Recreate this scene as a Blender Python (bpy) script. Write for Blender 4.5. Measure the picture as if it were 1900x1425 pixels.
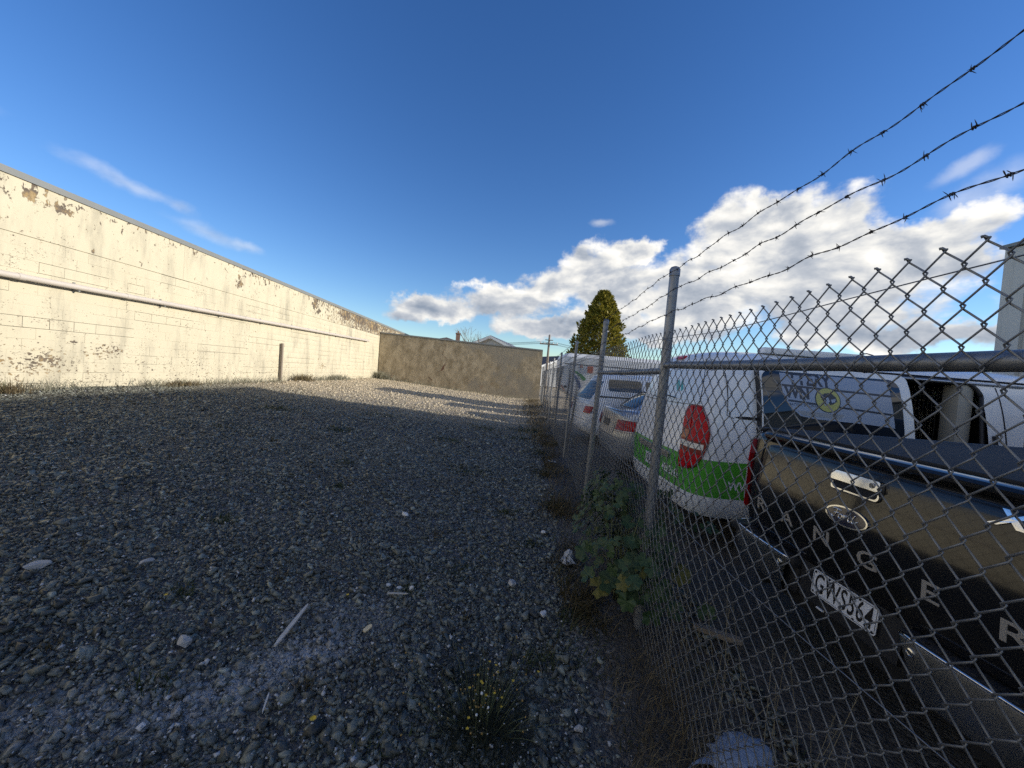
import bpy, bmesh, math, random
import numpy as np
from mathutils import Vector, Matrix

for _o in list(bpy.data.objects):
    bpy.data.objects.remove(_o)
SC = bpy.context.scene
COL = SC.collection
rng = np.random.default_rng(7)
random.seed(7)
R = math.radians

# ------------------------------------------------------------------ camera
cam_d = bpy.data.cameras.new('camera')
cam = bpy.data.objects.new('camera', cam_d)
COL.objects.link(cam)
cam_d.sensor_width = 36.0
cam_d.lens = 36.0 * 714.0 / 1900.0
cam_d.clip_start = 0.05
cam_d.clip_end = 2000.0
CAM_H = 1.70
cam.matrix_world = Matrix.Translation((0, 0, CAM_H)) @ Matrix.Rotation(R(90 - 1.6), 4, 'X') @ Matrix.Rotation(R(4.57), 4, 'Z')
SC.camera = cam

# ------------------------------------------------------------------ light
SUN_EL = 14.6      # degrees above the horizon
SUN_AZ = 95.0      # clockwise from +Y (the view direction): the sun stands to the right
SUN_STRENGTH = 3.0
SKY_STRENGTH = 0.15
CLOUD_GAIN = 0.60
SC.view_settings.view_transform = 'Standard'
SC.view_settings.look = 'None'
SC.view_settings.gamma = 1.0
SC.view_settings.exposure = 1.0
SC.view_settings.use_curve_mapping = False
SC.cycles.use_denoising = False   # keep the grain of the stones crisp
SC.cycles.max_bounces = 8
SC.cycles.transparent_max_bounces = 12
SC.cycles.sample_clamp_indirect = 6.0

sun_d = bpy.data.lights.new('sun', 'SUN')
sun_d.energy = SUN_STRENGTH
sun_d.angle = R(0.5)
sun_d.color = (1.0, 0.92, 0.80)
sun = bpy.data.objects.new('sun', sun_d)
COL.objects.link(sun)
_sd = Vector((math.sin(R(SUN_AZ)) * math.cos(R(SUN_EL)), math.cos(R(SUN_AZ)) * math.cos(R(SUN_EL)), math.sin(R(SUN_EL))))
sun.rotation_euler = (-_sd).to_track_quat('-Z', 'Y').to_euler()
sun.location = (40, 0, 30)


class NT:
    """small helper around a node tree"""
    def __init__(self, tree):
        self.t = tree
        self.n = tree.nodes
        self.l = tree.links

    def node(self, typ, **kw):
        nd = self.n.new(typ)
        for k, v in kw.items():
            setattr(nd, k, v)
        return nd

    def link(self, a, b):
        self.l.new(a, b)

    def _in(self, sock, v):
        if v is None:
            return
        if isinstance(v, bpy.types.NodeSocket):
            self.link(v, sock)
        else:
            sock.default_value = v

    def math(self, op, a, b=None, c=None, clamp=False):
        nd = self.node('ShaderNodeMath', operation=op, use_clamp=clamp)
        self._in(nd.inputs[0], a)
        if b is not None:
            self._in(nd.inputs[1], b)
        if c is not None:
            self._in(nd.inputs[2], c)
        return nd.outputs[0]

    def mix(self, f, a, b, mode='MIX'):
        nd = self.node('ShaderNodeMix', data_type='RGBA', blend_type=mode)
        self._in(nd.inputs[0], f)
        self._in(nd.inputs[6], a if not isinstance(a, tuple) or len(a) == 4 else a + (1,))
        self._in(nd.inputs[7], b if not isinstance(b, tuple) or len(b) == 4 else b + (1,))
        return nd.outputs[2]

    def noise(self, vec, scale, detail=4.0, rough=0.55, dist=0.0, out=0):
        nd = self.node('ShaderNodeTexNoise')
        if vec is not None:
            self.link(vec, nd.inputs['Vector'])
        nd.inputs['Scale'].default_value = scale
        nd.inputs['Detail'].default_value = detail
        nd.inputs['Roughness'].default_value = rough
        nd.inputs['Distortion'].default_value = dist
        return nd.outputs[out]

    def ramp(self, f, stops, interp='LINEAR'):
        nd = self.node('ShaderNodeValToRGB')
        nd.color_ramp.interpolation = interp
        el = nd.color_ramp.elements
        while len(el) < len(stops):
            el.new(0.5)
        for e, (p, c) in zip(el, stops):
            e.position = p
            e.color = (c if isinstance(c, tuple) else (c, c, c)) + (1,) if not (isinstance(c, tuple) and len(c) == 4) else c
        self._in(nd.inputs[0], f)
        return nd.outputs[0]

    def smooth(self, x, a, b):
        nd = self.node('ShaderNodeMapRange', interpolation_type='SMOOTHSTEP')
        self._in(nd.inputs[0], x)
        nd.inputs[1].default_value = a
        nd.inputs[2].default_value = b
        return nd.outputs[0]

    def mapping(self, vec, loc=(0, 0, 0), rot=(0, 0, 0), scale=(1, 1, 1), typ='POINT'):
        nd = self.node('ShaderNodeMapping', vector_type=typ)
        self.link(vec, nd.inputs[0])
        nd.inputs[1].default_value = loc
        nd.inputs[2].default_value = rot
        nd.inputs[3].default_value = scale
        return nd.outputs[0]

    def sep(self, vec):
        nd = self.node('ShaderNodeSeparateXYZ')
        self.link(vec, nd.inputs[0])
        return nd.outputs


# ------------------------------------------------------------------ sky with clouds
world = bpy.data.worlds.new('World')
SC.world = world
world.use_nodes = True
_w = NT(world.node_tree)
_w.n.clear()
sky = _w.node('ShaderNodeTexSky', sky_type='NISHITA')
sky.sun_disc = False
sky.sun_elevation = R(SUN_EL)
sky.sun_rotation = R(SUN_AZ)
sky.altitude = 0.0
sky.air_density = 1.0
sky.dust_density = 0.05
sky.ozone_density = 3.0
bg_sky = _w.node('ShaderNodeBackground')
bg_sky.inputs[1].default_value = SKY_STRENGTH
_tc = _w.node('ShaderNodeTexCoord')
_dir = _tc.outputs['Generated']
_x, _y, _z = _w.sep(_dir)
_az = _w.math('MULTIPLY', _w.math('ARCTAN2', _x, _y), 180 / math.pi)
_el = _w.math('MULTIPLY', _w.math('ARCSINE', _z), 180 / math.pi)
_cmb = _w.node('ShaderNodeCombineXYZ')
_w.link(_az, _cmb.inputs[0])
_w.link(_el, _cmb.inputs[1])
_ae = _cmb.outputs[0]
# ragged edges: displace the lookup with noise
_n1 = _w.node('ShaderNodeTexNoise')
_w.link(_dir, _n1.inputs['Vector'])
_n1.inputs['Scale'].default_value = 7.0
_n1.inputs['Detail'].default_value = 6.0
_n1.inputs['Roughness'].default_value = 0.6
_vm = _w.node('ShaderNodeVectorMath', operation='SUBTRACT')
_w.link(_n1.outputs['Color'], _vm.inputs[0])
_vm.inputs[1].default_value = (0.5, 0.5, 0.5)
_vs = _w.node('ShaderNodeVectorMath', operation='MULTIPLY')
_w.link(_vm.outputs[0], _vs.inputs[0])
_vs.inputs[1].default_value = (13.0, 9.0, 0.0)
_va = _w.node('ShaderNodeVectorMath', operation='ADD')
_w.link(_ae, _va.inputs[0])
_w.link(_vs.outputs[0], _va.inputs[1])
_aeD = _va.outputs[0]


def cloud_field(vec, blobs):
    acc = None
    for a, e, ra, re, rot in blobs:
        m = _w.mapping(vec, (a, e, 0), (0, 0, R(rot)), (ra, re, 1), 'TEXTURE')
        ln = _w.node('ShaderNodeVectorMath', operation='LENGTH')
        _w.link(m, ln.inputs[0])
        v = _w.math('SUBTRACT', 1.0, ln.outputs['Value'])
        if acc is None:
            acc = v
        else:
            nd = _w.node('ShaderNodeMath', operation='SMOOTH_MAX')
            _w.link(acc, nd.inputs[0])
            _w.link(v, nd.inputs[1])
            nd.inputs[2].default_value = 0.3
            acc = nd.outputs[0]
    return acc


CUMULUS = [  # azimuth, elevation, half width, half height (degrees), tilt
    (36, 16.5, 12.0, 6.2, -4), (29, 18.5, 6.5, 4.8, 8), (40, 18.0, 8.0, 4.8, -10), (46, 15.0, 6.0, 3.2, -16),
    (24, 12.0, 9.0, 5.0, 0), (38, 11.0, 12.0, 4.2, 0), (33, 21.0, 5.0, 2.6, 0), (45, 17.5, 6.0, 3.2, -14),
    (10, 15.5, 6.5, 3.6, 10), (16, 17.5, 3.6, 2.4, 20), (5, 13.0, 6.0, 3.2, 4), (14, 12.0, 7.0, 3.5, 0),
    (-3, 10.0, 9.0, 2.6, 4), (-12, 8.6, 7.5, 2.0, 3), (6, 7.6, 11.0, 1.8, 2), (20, 7.5, 10.0, 2.2, 0),
    (44, 7.2, 12.0, 1.9, 0), (62, 6.5, 14.0, 2.2, 0),
    (75, 14, 9, 4, 10), (100, 12, 13, 5, 0), (128, 20, 10, 5, 12), (160, 10, 14, 4, 0), (-80, 9, 12, 2.4, 4), (-120, 12, 15, 4, -5), (-160, 17, 12, 5, 0), (84, 33, 12, 5, 20), (-100, 38, 14, 4, 10),
    (-95, 22, 14, 6, 5), (-130, 30, 16, 8, -8), (-170, 34, 15, 8, 0), (150, 30, 15, 8, 6), (112, 30, 13, 7, 0), (-150, 52, 22, 9, 0), (130, 54, 22, 8, 0), (-75, 50, 14, 6, 10), (-110, 14, 16, 5, 0), (175, 14, 18, 6, 0), (-140, 12, 16, 5, 0), (180, 66, 40, 8, 0),  # added clouds out of view, there to brighten the shade
]
WISPS = [(-45.4, 15.9, 6.2, 1.1, -10), (-41.5, 15.0, 2.6, 1.0, -20), (-38.5, 12.9, 5.6, 1.2, -11), (-35.8, 12.5, 2.6, 0.9, -14),
         (48.5, 19.5, 5.0, 2.2, 25), (54, 14.5, 3.0, 1.2, 0), (57, 21.0, 4, 1.2, 10), (11, 21.5, 2.2, 0.7, 0), (48, 22.5, 3, 1.2, 20),
         (-60, 20, 7, 1.2, -12), (70, 27, 8, 2.0, 10), (-20, 60, 12, 2.0, 30), (150, 40, 12, 2, 10)]
_cum = cloud_field(_aeD, CUMULUS)
_vs2 = _w.node('ShaderNodeVectorMath', operation='MULTIPLY')
_w.link(_vm.outputs[0], _vs2.inputs[0])
_vs2.inputs[1].default_value = (5.0, 3.0, 0.0)
_va2 = _w.node('ShaderNodeVectorMath', operation='ADD')
_w.link(_ae, _va2.inputs[0])
_w.link(_vs2.outputs[0], _va2.inputs[1])
_wis = cloud_field(_va2.outputs[0], WISPS)
_nf = _w.noise(_w.mapping(_dir, scale=(1, 1, 1.9)), 8.0, 7.0, 0.52, 0.2)
_nsun = _w.noise(_w.mapping(_dir, loc=(0.022, -0.004, 0.030), scale=(1, 1, 1.9)), 8.0, 7.0, 0.52, 0.2)
_nlow = _w.noise(_w.mapping(_dir, scale=(1, 1, 3.0)), 4.0, 5.0, 0.6)
_dens = _w.math('ADD', _cum, _w.math('MULTIPLY', _w.math('SUBTRACT', _nf, 0.5), 1.15))
_dens = _w.math('ADD', _dens, _w.math('MULTIPLY', _w.math('SUBTRACT', _nlow, 0.52), 0.9))
_cov = _w.smooth(_dens, -0.10, 0.30)
_wd = _w.math('ADD', _wis, _w.math('MULTIPLY', _w.math('SUBTRACT', _nf, 0.55), 1.3))
_wcov = _w.math('MULTIPLY', _w.smooth(_wd, 0.0, 0.9), 0.33)
_cover = _w.math('MAXIMUM', _cov, _wcov)
# brightness: sunlit rims, greyer thick parts and bases
_core = _w.smooth(_dens, 0.15, 0.9)
_rim = _w.math('MULTIPLY', _w.math('SUBTRACT', _nf, _nsun), 2.4)
_hi = _w.smooth(_el, 6.0, 20.0)
_lit = _w.math('ADD', _w.math('ADD', 0.62, _rim), _w.math('MULTIPLY', _hi, 0.22))
_lit = _w.math('SUBTRACT', _lit, _w.math('MULTIPLY', _core, 0.34), clamp=True)
_ccol = _w.ramp(_lit, [(0.0, (0.24, 0.29, 0.37)), (0.45, (0.46, 0.49, 0.54)), (0.8, (0.78, 0.77, 0.74)), (1.0, (0.92, 0.90, 0.86))])
bg_cloud = _w.node('ShaderNodeBackground')
_w.link(_ccol, bg_cloud.inputs[0])
bg_cloud.inputs[1].default_value = CLOUD_GAIN
# slightly richer blue, as the camera saw it
_hs = _w.node('ShaderNodeHueSaturation')
_hs.inputs['Saturation'].default_value = 1.22
_hs.inputs['Hue'].default_value = 0.514
_hs.inputs['Value'].default_value = 0.63
_w.link(sky.outputs[0], _hs.inputs['Color'])
_w.link(_hs.outputs[0], bg_sky.inputs[0])
_mx = _w.node('ShaderNodeMixShader')
_w.link(_cover, _mx.inputs[0])
_w.link(bg_sky.outputs[0], _mx.inputs[1])
_w.link(bg_cloud.outputs[0], _mx.inputs[2])
_wo = _w.node('ShaderNodeOutputWorld')
_w.link(_mx.outputs[0], _wo.inputs[0])
world.cycles.sampling_method = 'MANUAL'
world.cycles.sample_map_resolution = 1024

# ------------------------------------------------------------------ helpers
def sst(a, b, x):
    t = np.clip((np.asarray(x, float) - a) / (b - a), 0, 1)
    return t * t * (3 - 2 * t)


def G(x, y):
    """height of the ground"""
    x = np.asarray(x, float)
    y = np.asarray(y, float)
    b = 0.2 * sst(0, 7, y) - 0.06 * sst(10, 24, y)
    t = np.clip(-x / 8.7, 0, 1) ** 1.15
    z = b + (0.72 - b) * t
    lot = sst(1.05, 1.6, x)
    return z * (1 - lot) + 0.18 * lot


def g(x, y):
    return float(G(x, y))


def tag(o, label=None, cat=None, group=None, kind=None):
    if label: o['label'] = label
    if cat: o['category'] = cat
    if group: o['group'] = group
    if kind: o['kind'] = kind
    return o


def thing(name, label, cat, loc=(0, 0, 0), rz=0.0, group=None):
    o = bpy.data.objects.new(name, None)
    o.empty_display_size = 0.1
    COL.objects.link(o)
    o.location = loc
    o.rotation_euler = (0, 0, rz)
    return tag(o, label, cat, group)


def link_mesh(name, me, mat=None, parent=None, smooth=False, angle=None):
    if mat is not None and not me.materials:
        me.materials.append(mat)
    if smooth:
        me.polygons.foreach_set('use_smooth', np.ones(len(me.polygons), bool))
    if angle is not None:
        me.set_sharp_from_angle(angle=R(angle))
    o = bpy.data.objects.new(name, me)
    COL.objects.link(o)
    if parent is not None:
        o.parent = parent
    return o


def np_mesh(name, V, F):
    """V (n,3); F (m,k) with constant k"""
    V = np.asarray(V, np.float32)
    F = np.asarray(F, np.int32)
    me = bpy.data.meshes.new(name)
    me.vertices.add(len(V))
    me.vertices.foreach_set('co', V.ravel())
    k = F.shape[1]
    me.loops.add(F.size)
    me.loops.foreach_set('vertex_index', F.ravel())
    me.polygons.add(len(F))
    me.polygons.foreach_set('loop_start', np.arange(0, F.size, k, dtype=np.int32))
    me.polygons.foreach_set('loop_total', np.full(len(F), k, np.int32))
    me.update(calc_edges=True)
    me.validate()
    return me


class MB:
    """collects polygons, builds one mesh object"""
    def __init__(self):
        self.v = []
        self.f = []

    def add(self, V, F):
        b = len(self.v)
        self.v.extend([tuple(p) for p in V])
        self.f.extend([tuple(i + b for i in f) for f in F])
        return self

    def box(self, x0, x1, y0, y1, z0, z1, M=None):
        V = [(x, y, z) for z in (z0, z1) for y in (y0, y1) for x in (x0, x1)]
        if M is not None:
            V = [tuple(M @ Vector(p)) for p in V]
        return self.add(V, [(0, 2, 3, 1), (4, 5, 7, 6), (0, 1, 5, 4), (2, 6, 7, 3), (0, 4, 6, 2), (1, 3, 7, 5)])

    def bbox(self, x0, x1, y0, y1, z0, z1, b=0.01, M=None):
        """box with chamfered edges"""
        bm = bmesh.new()
        r = bmesh.ops.create_cube(bm, size=1.0)
        for v in bm.verts:
            v.co = Vector(((x0 + x1) / 2 + v.co.x * (x1 - x0), (y0 + y1) / 2 + v.co.y * (y1 - y0), (z0 + z1) / 2 + v.co.z * (z1 - z0)))
        bmesh.ops.bevel(bm, geom=bm.edges[:], offset=b, segments=2, affect='EDGES', profile=0.6)
        bm.verts.index_update()
        V = [(M @ v.co if M is not None else v.co.copy()) for v in bm.verts]
        F = [[v.index for v in f.verts] for f in bm.faces]
        bm.free()
        return self.add(V, F)

    def tube(self, pts, r, n=8, caps=True, twist=0.0):
        pts = [Vector(p) for p in pts]
        rs = r if isinstance(r, (list, tuple)) else [r] * len(pts)
        up = None
        rings = []
        for i, p in enumerate(pts):
            a = pts[max(0, i - 1)]
            b = pts[min(len(pts) - 1, i + 1)]
            t = (b - a)
            if t.length < 1e-9: t = Vector((0, 0, 1))
            t.normalize()
            if up is None:
                up = Vector((0, 0, 1)) if abs(t.z) < 0.9 else Vector((1, 0, 0))
            s = t.cross(up)
            if s.length < 1e-6:
                s = t.cross(Vector((0.3, 1, 0.2)))
            s.normalize()
            up = s.cross(t).normalized()
            rings.append([p + (s * math.cos(k * 2 * math.pi / n) + up * math.sin(k * 2 * math.pi / n)) * rs[i] for k in range(n)])
        V = [q for rg in rings for q in rg]
        F = []
        for i in range(len(rings) - 1):
            for k in range(n):
                F.append((i * n + k, i * n + (k + 1) % n, (i + 1) * n + (k + 1) % n, (i + 1) * n + k))
        if caps:
            F.append(tuple(range(n))[::-1])
            F.append(tuple((len(rings) - 1) * n + k for k in range(n)))
        return self.add(V, F)

    def lathe(self, prof, n=20, M=None):
        """prof: (radius, height) pairs about local z"""
        V = []
        for r, h in prof:
            for k in range(n):
                a = k * 2 * math.pi / n
                p = Vector((r * math.cos(a), r * math.sin(a), h))
                V.append(M @ p if M is not None else p)
        F = []
        for i in range(len(prof) - 1):
            for k in range(n):
                F.append((i * n + k, i * n + (k + 1) % n, (i + 1) * n + (k + 1) % n, (i + 1) * n + k))
        F.append(tuple(range(n))[::-1])
        F.append(tuple((len(prof) - 1) * n + k for k in range(n)))
        return self.add(V, F)

    def prism(self, poly, axis, a, b, M=None):
        """extrude a polygon; axis 'x': poly=(y,z); 'y': poly=(x,z); 'z': poly=(x,y)"""
        def mk(u, v, w):
            p = {'x': (w, u, v), 'y': (u, w, v), 'z': (u, v, w)}[axis]
            return tuple(M @ Vector(p)) if M is not None else p
        n = len(poly)
        V = [mk(u, v, a) for u, v in poly] + [mk(u, v, b) for u, v in poly]
        F = [tuple(range(n))[::-1], tuple(range(n, 2 * n))]
        F += [(i, (i + 1) % n, n + (i + 1) % n, n + i) for i in range(n)]
        return self.add(V, F)

    def mesh(self, name):
        me = bpy.data.meshes.new(name)
        me.from_pydata(self.v, [], self.f)
        me.update()
        return me

    def build(self, name, mat=None, parent=None, smooth=False, angle=None, fixn=True):
        me = self.mesh(name)
        if fixn:
            bm = bmesh.new()
            bm.from_mesh(me)
            bmesh.ops.recalc_face_normals(bm, faces=bm.faces[:])
            bm.to_mesh(me)
            bm.free()
        return link_mesh(name, me, mat, parent, smooth or angle is not None, angle)


def copy_tree(o, parent=None):
    c = o.copy()
    COL.objects.link(c)
    if parent is not None:
        c.parent = parent
    for ch in list(o.children):
        copy_tree(ch, c)
    return c


def rrect(x0, x1, y0, y1, r, n=4):
    P = []
    for cx, cy, a0 in ((x1 - r, y1 - r, 0), (x0 + r, y1 - r, 90), (x0 + r, y0 + r, 180), (x1 - r, y0 + r, 270)):
        for k in range(n + 1):
            a = R(a0 + 90 * k / n)
            P.append((cx + r * math.cos(a), cy + r * math.sin(a)))
    return P


def panel(name, poly, fn, off0, off1, mat, parent, cuts=2, smooth=True):
    """a thin shaped plate: polygon in surface coordinates laid on fn(u,v,offset), from off0 to off1"""
    bm = bmesh.new()
    vs = [bm.verts.new((u, v, 0)) for u, v in poly]
    bm.faces.new(vs)
    if cuts:
        us = [p[0] for p in poly]; ws = [p[1] for p in poly]
        for k in range(1, cuts + 1):
            c = min(us) + (max(us) - min(us)) * k / (cuts + 1)
            bmesh.ops.bisect_plane(bm, geom=bm.verts[:] + bm.edges[:] + bm.faces[:], plane_co=(c, 0, 0), plane_no=(1, 0, 0))
            c = min(ws) + (max(ws) - min(ws)) * k / (cuts + 1)
            bmesh.ops.bisect_plane(bm, geom=bm.verts[:] + bm.edges[:] + bm.faces[:], plane_co=(0, c, 0), plane_no=(0, 1, 0))
    bm.verts.index_update()
    top = {v.index: fn(v.co.x, v.co.y, off1) for v in bm.verts}
    bot = {v.index: fn(v.co.x, v.co.y, off0) for v in bm.verts}
    n = len(bm.verts)
    V = [top[i] for i in range(n)] + [bot[i] for i in range(n)]
    F = [[v.index for v in f.verts] for f in bm.faces]
    for e in bm.edges:
        if len(e.link_faces) == 1:
            a, b = e.verts[0].index, e.verts[1].index
            F.append([a, b, n + b, n + a])
    bm.free()
    m = MB()
    m.add(V, F)
    return m.build(name, mat, parent, angle=35)


def line_on(name, pts, fn, r, mat, parent, off=0.0, n=5):
    m = MB()
    m.tube([fn(u, v, off) for u, v in pts], r, n)
    return m.build(name, mat, parent, smooth=True)


def text_mesh(s, size=1.0, extrude=0.0, shear=0.0, bold=0.0, sx=1.0, spacing=1.0, align='CENTER'):
    cu = bpy.data.curves.new('t', 'FONT')
    cu.body = s
    cu.size = size
    cu.shear = shear
    cu.offset = bold
    cu.space_character = spacing
    cu.align_x = align
    cu.align_y = 'CENTER'
    cu.resolution_u = 3
    o = bpy.data.objects.new('t', cu)
    COL.objects.link(o)
    dg = bpy.context.evaluated_depsgraph_get()
    me = bpy.data.meshes.new_from_object(o.evaluated_get(dg))
    bpy.data.objects.remove(o)
    V = [(v.co.x * sx, v.co.y) for v in me.vertices]
    F = [list(p.vertices) for p in me.polygons]
    bpy.data.meshes.remove(me)
    bpy.data.curves.remove(cu)
    return V, F


def text_on(name, s, size, fn, u0, v0, mat, parent, off=0.002, thick=0.0, flip=1, rot=0.0, **kw):
    V, F = text_mesh(s, size, **kw)
    c, sn = math.cos(rot), math.sin(rot)
    P = [(u0 + flip * (x * c - y * sn), v0 + (x * sn + y * c)) for x, y in V]
    m = MB()
    m.add([fn(u, v, off + thick) for u, v in P], F)
    if thick > 0:
        # side walls along boundary edges
        cnt = {}
        for f in F:
            for a, b in zip(f, f[1:] + f[:1]):
                cnt.setdefault((min(a, b), max(a, b)), []).append((a, b))
        b0 = len(m.v)
        m.v.extend([tuple(fn(u, v, off - 0.001)) for u, v in P])
        for k, l in cnt.items():
            if len(l) == 1:
                a, b = l[0]
                m.f.append((a, b, b0 + b, b0 + a))
    return m.build(name, mat, parent, fixn=False)


# ------------------------------------------------------------------ materials
def new_mat(name):
    m = bpy.data.materials.new(name)
    m.use_nodes = True
    t = NT(m.node_tree)
    t.n.clear()
    out = t.node('ShaderNodeOutputMaterial')
    p = t.node('ShaderNodeBsdfPrincipled')
    t.link(p.outputs[0], out.inputs[0])
    return m, t, p


def simple(name, col, rough=0.6, metal=0.0, spec=0.5, coat=0.0, var=0.0, vscale=8.0, bump=0.0, bscale=60.0, dirt=0.0, trans=0.0, ior=1.5, dcol=(0.16, 0.13, 0.10)):
    m, t, p = new_mat(name)
    tc = t.node('ShaderNodeTexCoord').outputs['Object']
    c = col + (1,)
    p.inputs['Base Color'].default_value = c
    sock = None
    if var > 0:
        n = t.noise(tc, vscale, 5, 0.6)
        sock = t.mix(n, tuple(x * (1 - var) for x in col), tuple(min(1, x * (1 + var)) for x in col))
    if dirt > 0:
        n = t.noise(tc, 3.1, 7, 0.68)
        f = t.math('MULTIPLY', t.smooth(n, 0.42, 0.78), dirt)
        sock = t.mix(f, sock if sock is not None else c, dcol)
        t.link(t.math('ADD', rough, t.math('MULTIPLY', f, 0.5), clamp=True), p.inputs['Roughness'])
    if sock is not None:
        t.link(sock, p.inputs['Base Color'])
    if dirt <= 0:
        p.inputs['Roughness'].default_value = rough
    p.inputs['Metallic'].default_value = metal
    p.inputs['Specular IOR Level'].default_value = spec
    p.inputs['Coat Weight'].default_value = coat
    p.inputs['Coat Roughness'].default_value = 0.04
    p.inputs['Transmission Weight'].default_value = trans
    p.inputs['IOR'].default_value = ior
    if bump > 0:
        bn = t.node('ShaderNodeBump')
        bn.inputs['Strength'].default_value = bump
        bn.inputs['Distance'].default_value = 0.01
        t.link(t.noise(tc, bscale, 6, 0.65), bn.inputs['Height'])
        t.link(bn.outputs[0], p.inputs['Normal'])
    return m


M = {}
M['galv'] = simple('galvanised_steel', (0.25, 0.26, 0.275), 0.45, 0.7, var=0.28, vscale=22, bump=0.12, bscale=90, dirt=0.35, dcol=(0.12, 0.105, 0.09))
M['wire'] = simple('galvanised_wire', (0.20, 0.208, 0.22), 0.45, 0.65, var=0.3, vscale=30, dirt=0.3, dcol=(0.07, 0.055, 0.045))
M['rusty'] = simple('weathered_barbed_wire', (0.07, 0.06, 0.055), 0.65, 0.5, var=0.4, vscale=40)
M['black_paint'] = simple('black_car_paint', (0.010, 0.010, 0.011), 0.13, 0.0, 0.45, 0.25, dirt=0.16, dcol=(0.075, 0.066, 0.055))
M['chrome'] = simple('chrome', (0.80, 0.80, 0.80), 0.12, 1.0, dirt=0.15)
M['satin_chrome'] = simple('brushed_bumper_metal', (0.42, 0.43, 0.44), 0.34, 1.0, var=0.15, vscale=14, dirt=0.35)
M['letter_silver'] = simple('silver_lettering', (0.40, 0.37, 0.33), 0.4, 0.3)
M['black_plastic'] = simple('black_plastic', (0.020, 0.021, 0.024), 0.5, 0.0, 0.4, var=0.3, vscale=30, bump=0.08, bscale=300, dirt=0.18)
M['rubber'] = simple('tyre_rubber', (0.018, 0.018, 0.018), 0.8, bump=0.1, bscale=80)
M['dark'] = simple('underbody_black', (0.008, 0.008, 0.008), 0.9)
M['seam'] = simple('panel_gap', (0.010, 0.010, 0.012), 0.8)
M['white_paint'] = simple('white_car_paint', (0.80, 0.81, 0.82), 0.28, 0.0, 0.4, 0.25, var=0.03, dirt=0.12, dcol=(0.40, 0.38, 0.34))
M['silver_paint'] = simple('silver_car_paint', (0.40, 0.42, 0.45), 0.28, 0.55, 0.5, 0.8, dirt=0.08)
M['blue_paint'] = simple('dark_blue_car_paint', (0.02, 0.03, 0.06), 0.2, 0.2, 0.5, 0.8, dirt=0.15)
M['glass'] = simple('tinted_car_glass', (0.012, 0.014, 0.018), 0.03, 0.0, 0.75)
M['red_lens'] = simple('red_lamp_lens', (0.46, 0.005, 0.012), 0.30, 0.0, 0.15, 0.0, var=0.7, vscale=32)
M['dark_red'] = simple('dark_red_lamp_lens', (0.20, 0.004, 0.008), 0.25, 0.0, 0.25, 0.0)
M['clear_lens'] = simple('clear_lamp_lens', (0.55, 0.57, 0.60), 0.3, 0.3, 0.4, 0.0, var=0.3, vscale=80)
M['amber'] = simple('amber_lamp_lens', (0.36, 0.085, 0.035), 0.2, 0.0, 0.5)
M['plate'] = simple('plate_white', (0.72, 0.73, 0.74), 0.35, dirt=0.2)
M['print_black'] = simple('print_black', (0.010, 0.010, 0.012), 0.45)
M['print_white'] = simple('print_white', (0.78, 0.79, 0.80), 0.4)
M['emblem_blue'] = simple('emblem_dark_blue', (0.006, 0.010, 0.035), 0.15, 0.0, 0.6, 0.6)
M['teal'] = simple('teal_sticker', (0.06, 0.36, 0.36), 0.4)
M['sticker'] = simple('window_sticker', (0.30, 0.36, 0.47), 0.18, var=0.06)
M['sticker_text'] = simple('window_sticker_print', (0.025, 0.03, 0.045), 0.25)
M['sticker_yellow'] = simple('window_sticker_yellow', (0.42, 0.42, 0.12), 0.25)
M['trim_beige'] = simple('van_inner_trim', (0.36, 0.35, 0.31), 0.75, var=0.1)
M['shelf_grey'] = simple('van_shelf', (0.26, 0.29, 0.33), 0.5)
M['cardboard'] = simple('cardboard', (0.32, 0.22, 0.12), 0.85, var=0.15)
M['wood_grey'] = simple('weathered_wood', (0.20, 0.165, 0.13), 0.85, var=0.35, vscale=25, bump=0.3, bscale=70)
M['wood_pale'] = simple('pale_split_wood', (0.50, 0.46, 0.40), 0.8, var=0.25, vscale=30)
M['pvc'] = simple('painted_pipe', (0.50, 0.455, 0.40), 0.45, var=0.07, vscale=5, dirt=0.14)
M['flash'] = simple('grey_metal_flashing', (0.20, 0.21, 0.205), 0.5, 0.2, var=0.12, vscale=3, dirt=0.2)
M['plastic_film'] = simple('thin_plastic_film', (0.38, 0.40, 0.43), 0.3, 0.0, 0.5, var=0.18, vscale=18)
M['sack'] = simple('pale_blue_sack', (0.26, 0.32, 0.42), 0.5, var=0.2, vscale=14)
M['roof_tin'] = simple('grey_tin_roof', (0.17, 0.18, 0.20), 0.5, 0.2, var=0.15)
M['roof_brown'] = simple('brown_tile_roof', (0.11, 0.085, 0.07), 0.8, var=0.3, vscale=6)
M['weatherboard'] = simple('pale_weatherboard', (0.46, 0.47, 0.48), 0.7, var=0.06)
M['brick_red'] = simple('chimney_brick', (0.22, 0.13, 0.09), 0.85, var=0.35, vscale=9)
M['rim'] = simple('alloy_rim', (0.34, 0.35, 0.36), 0.3, 0.8)
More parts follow.
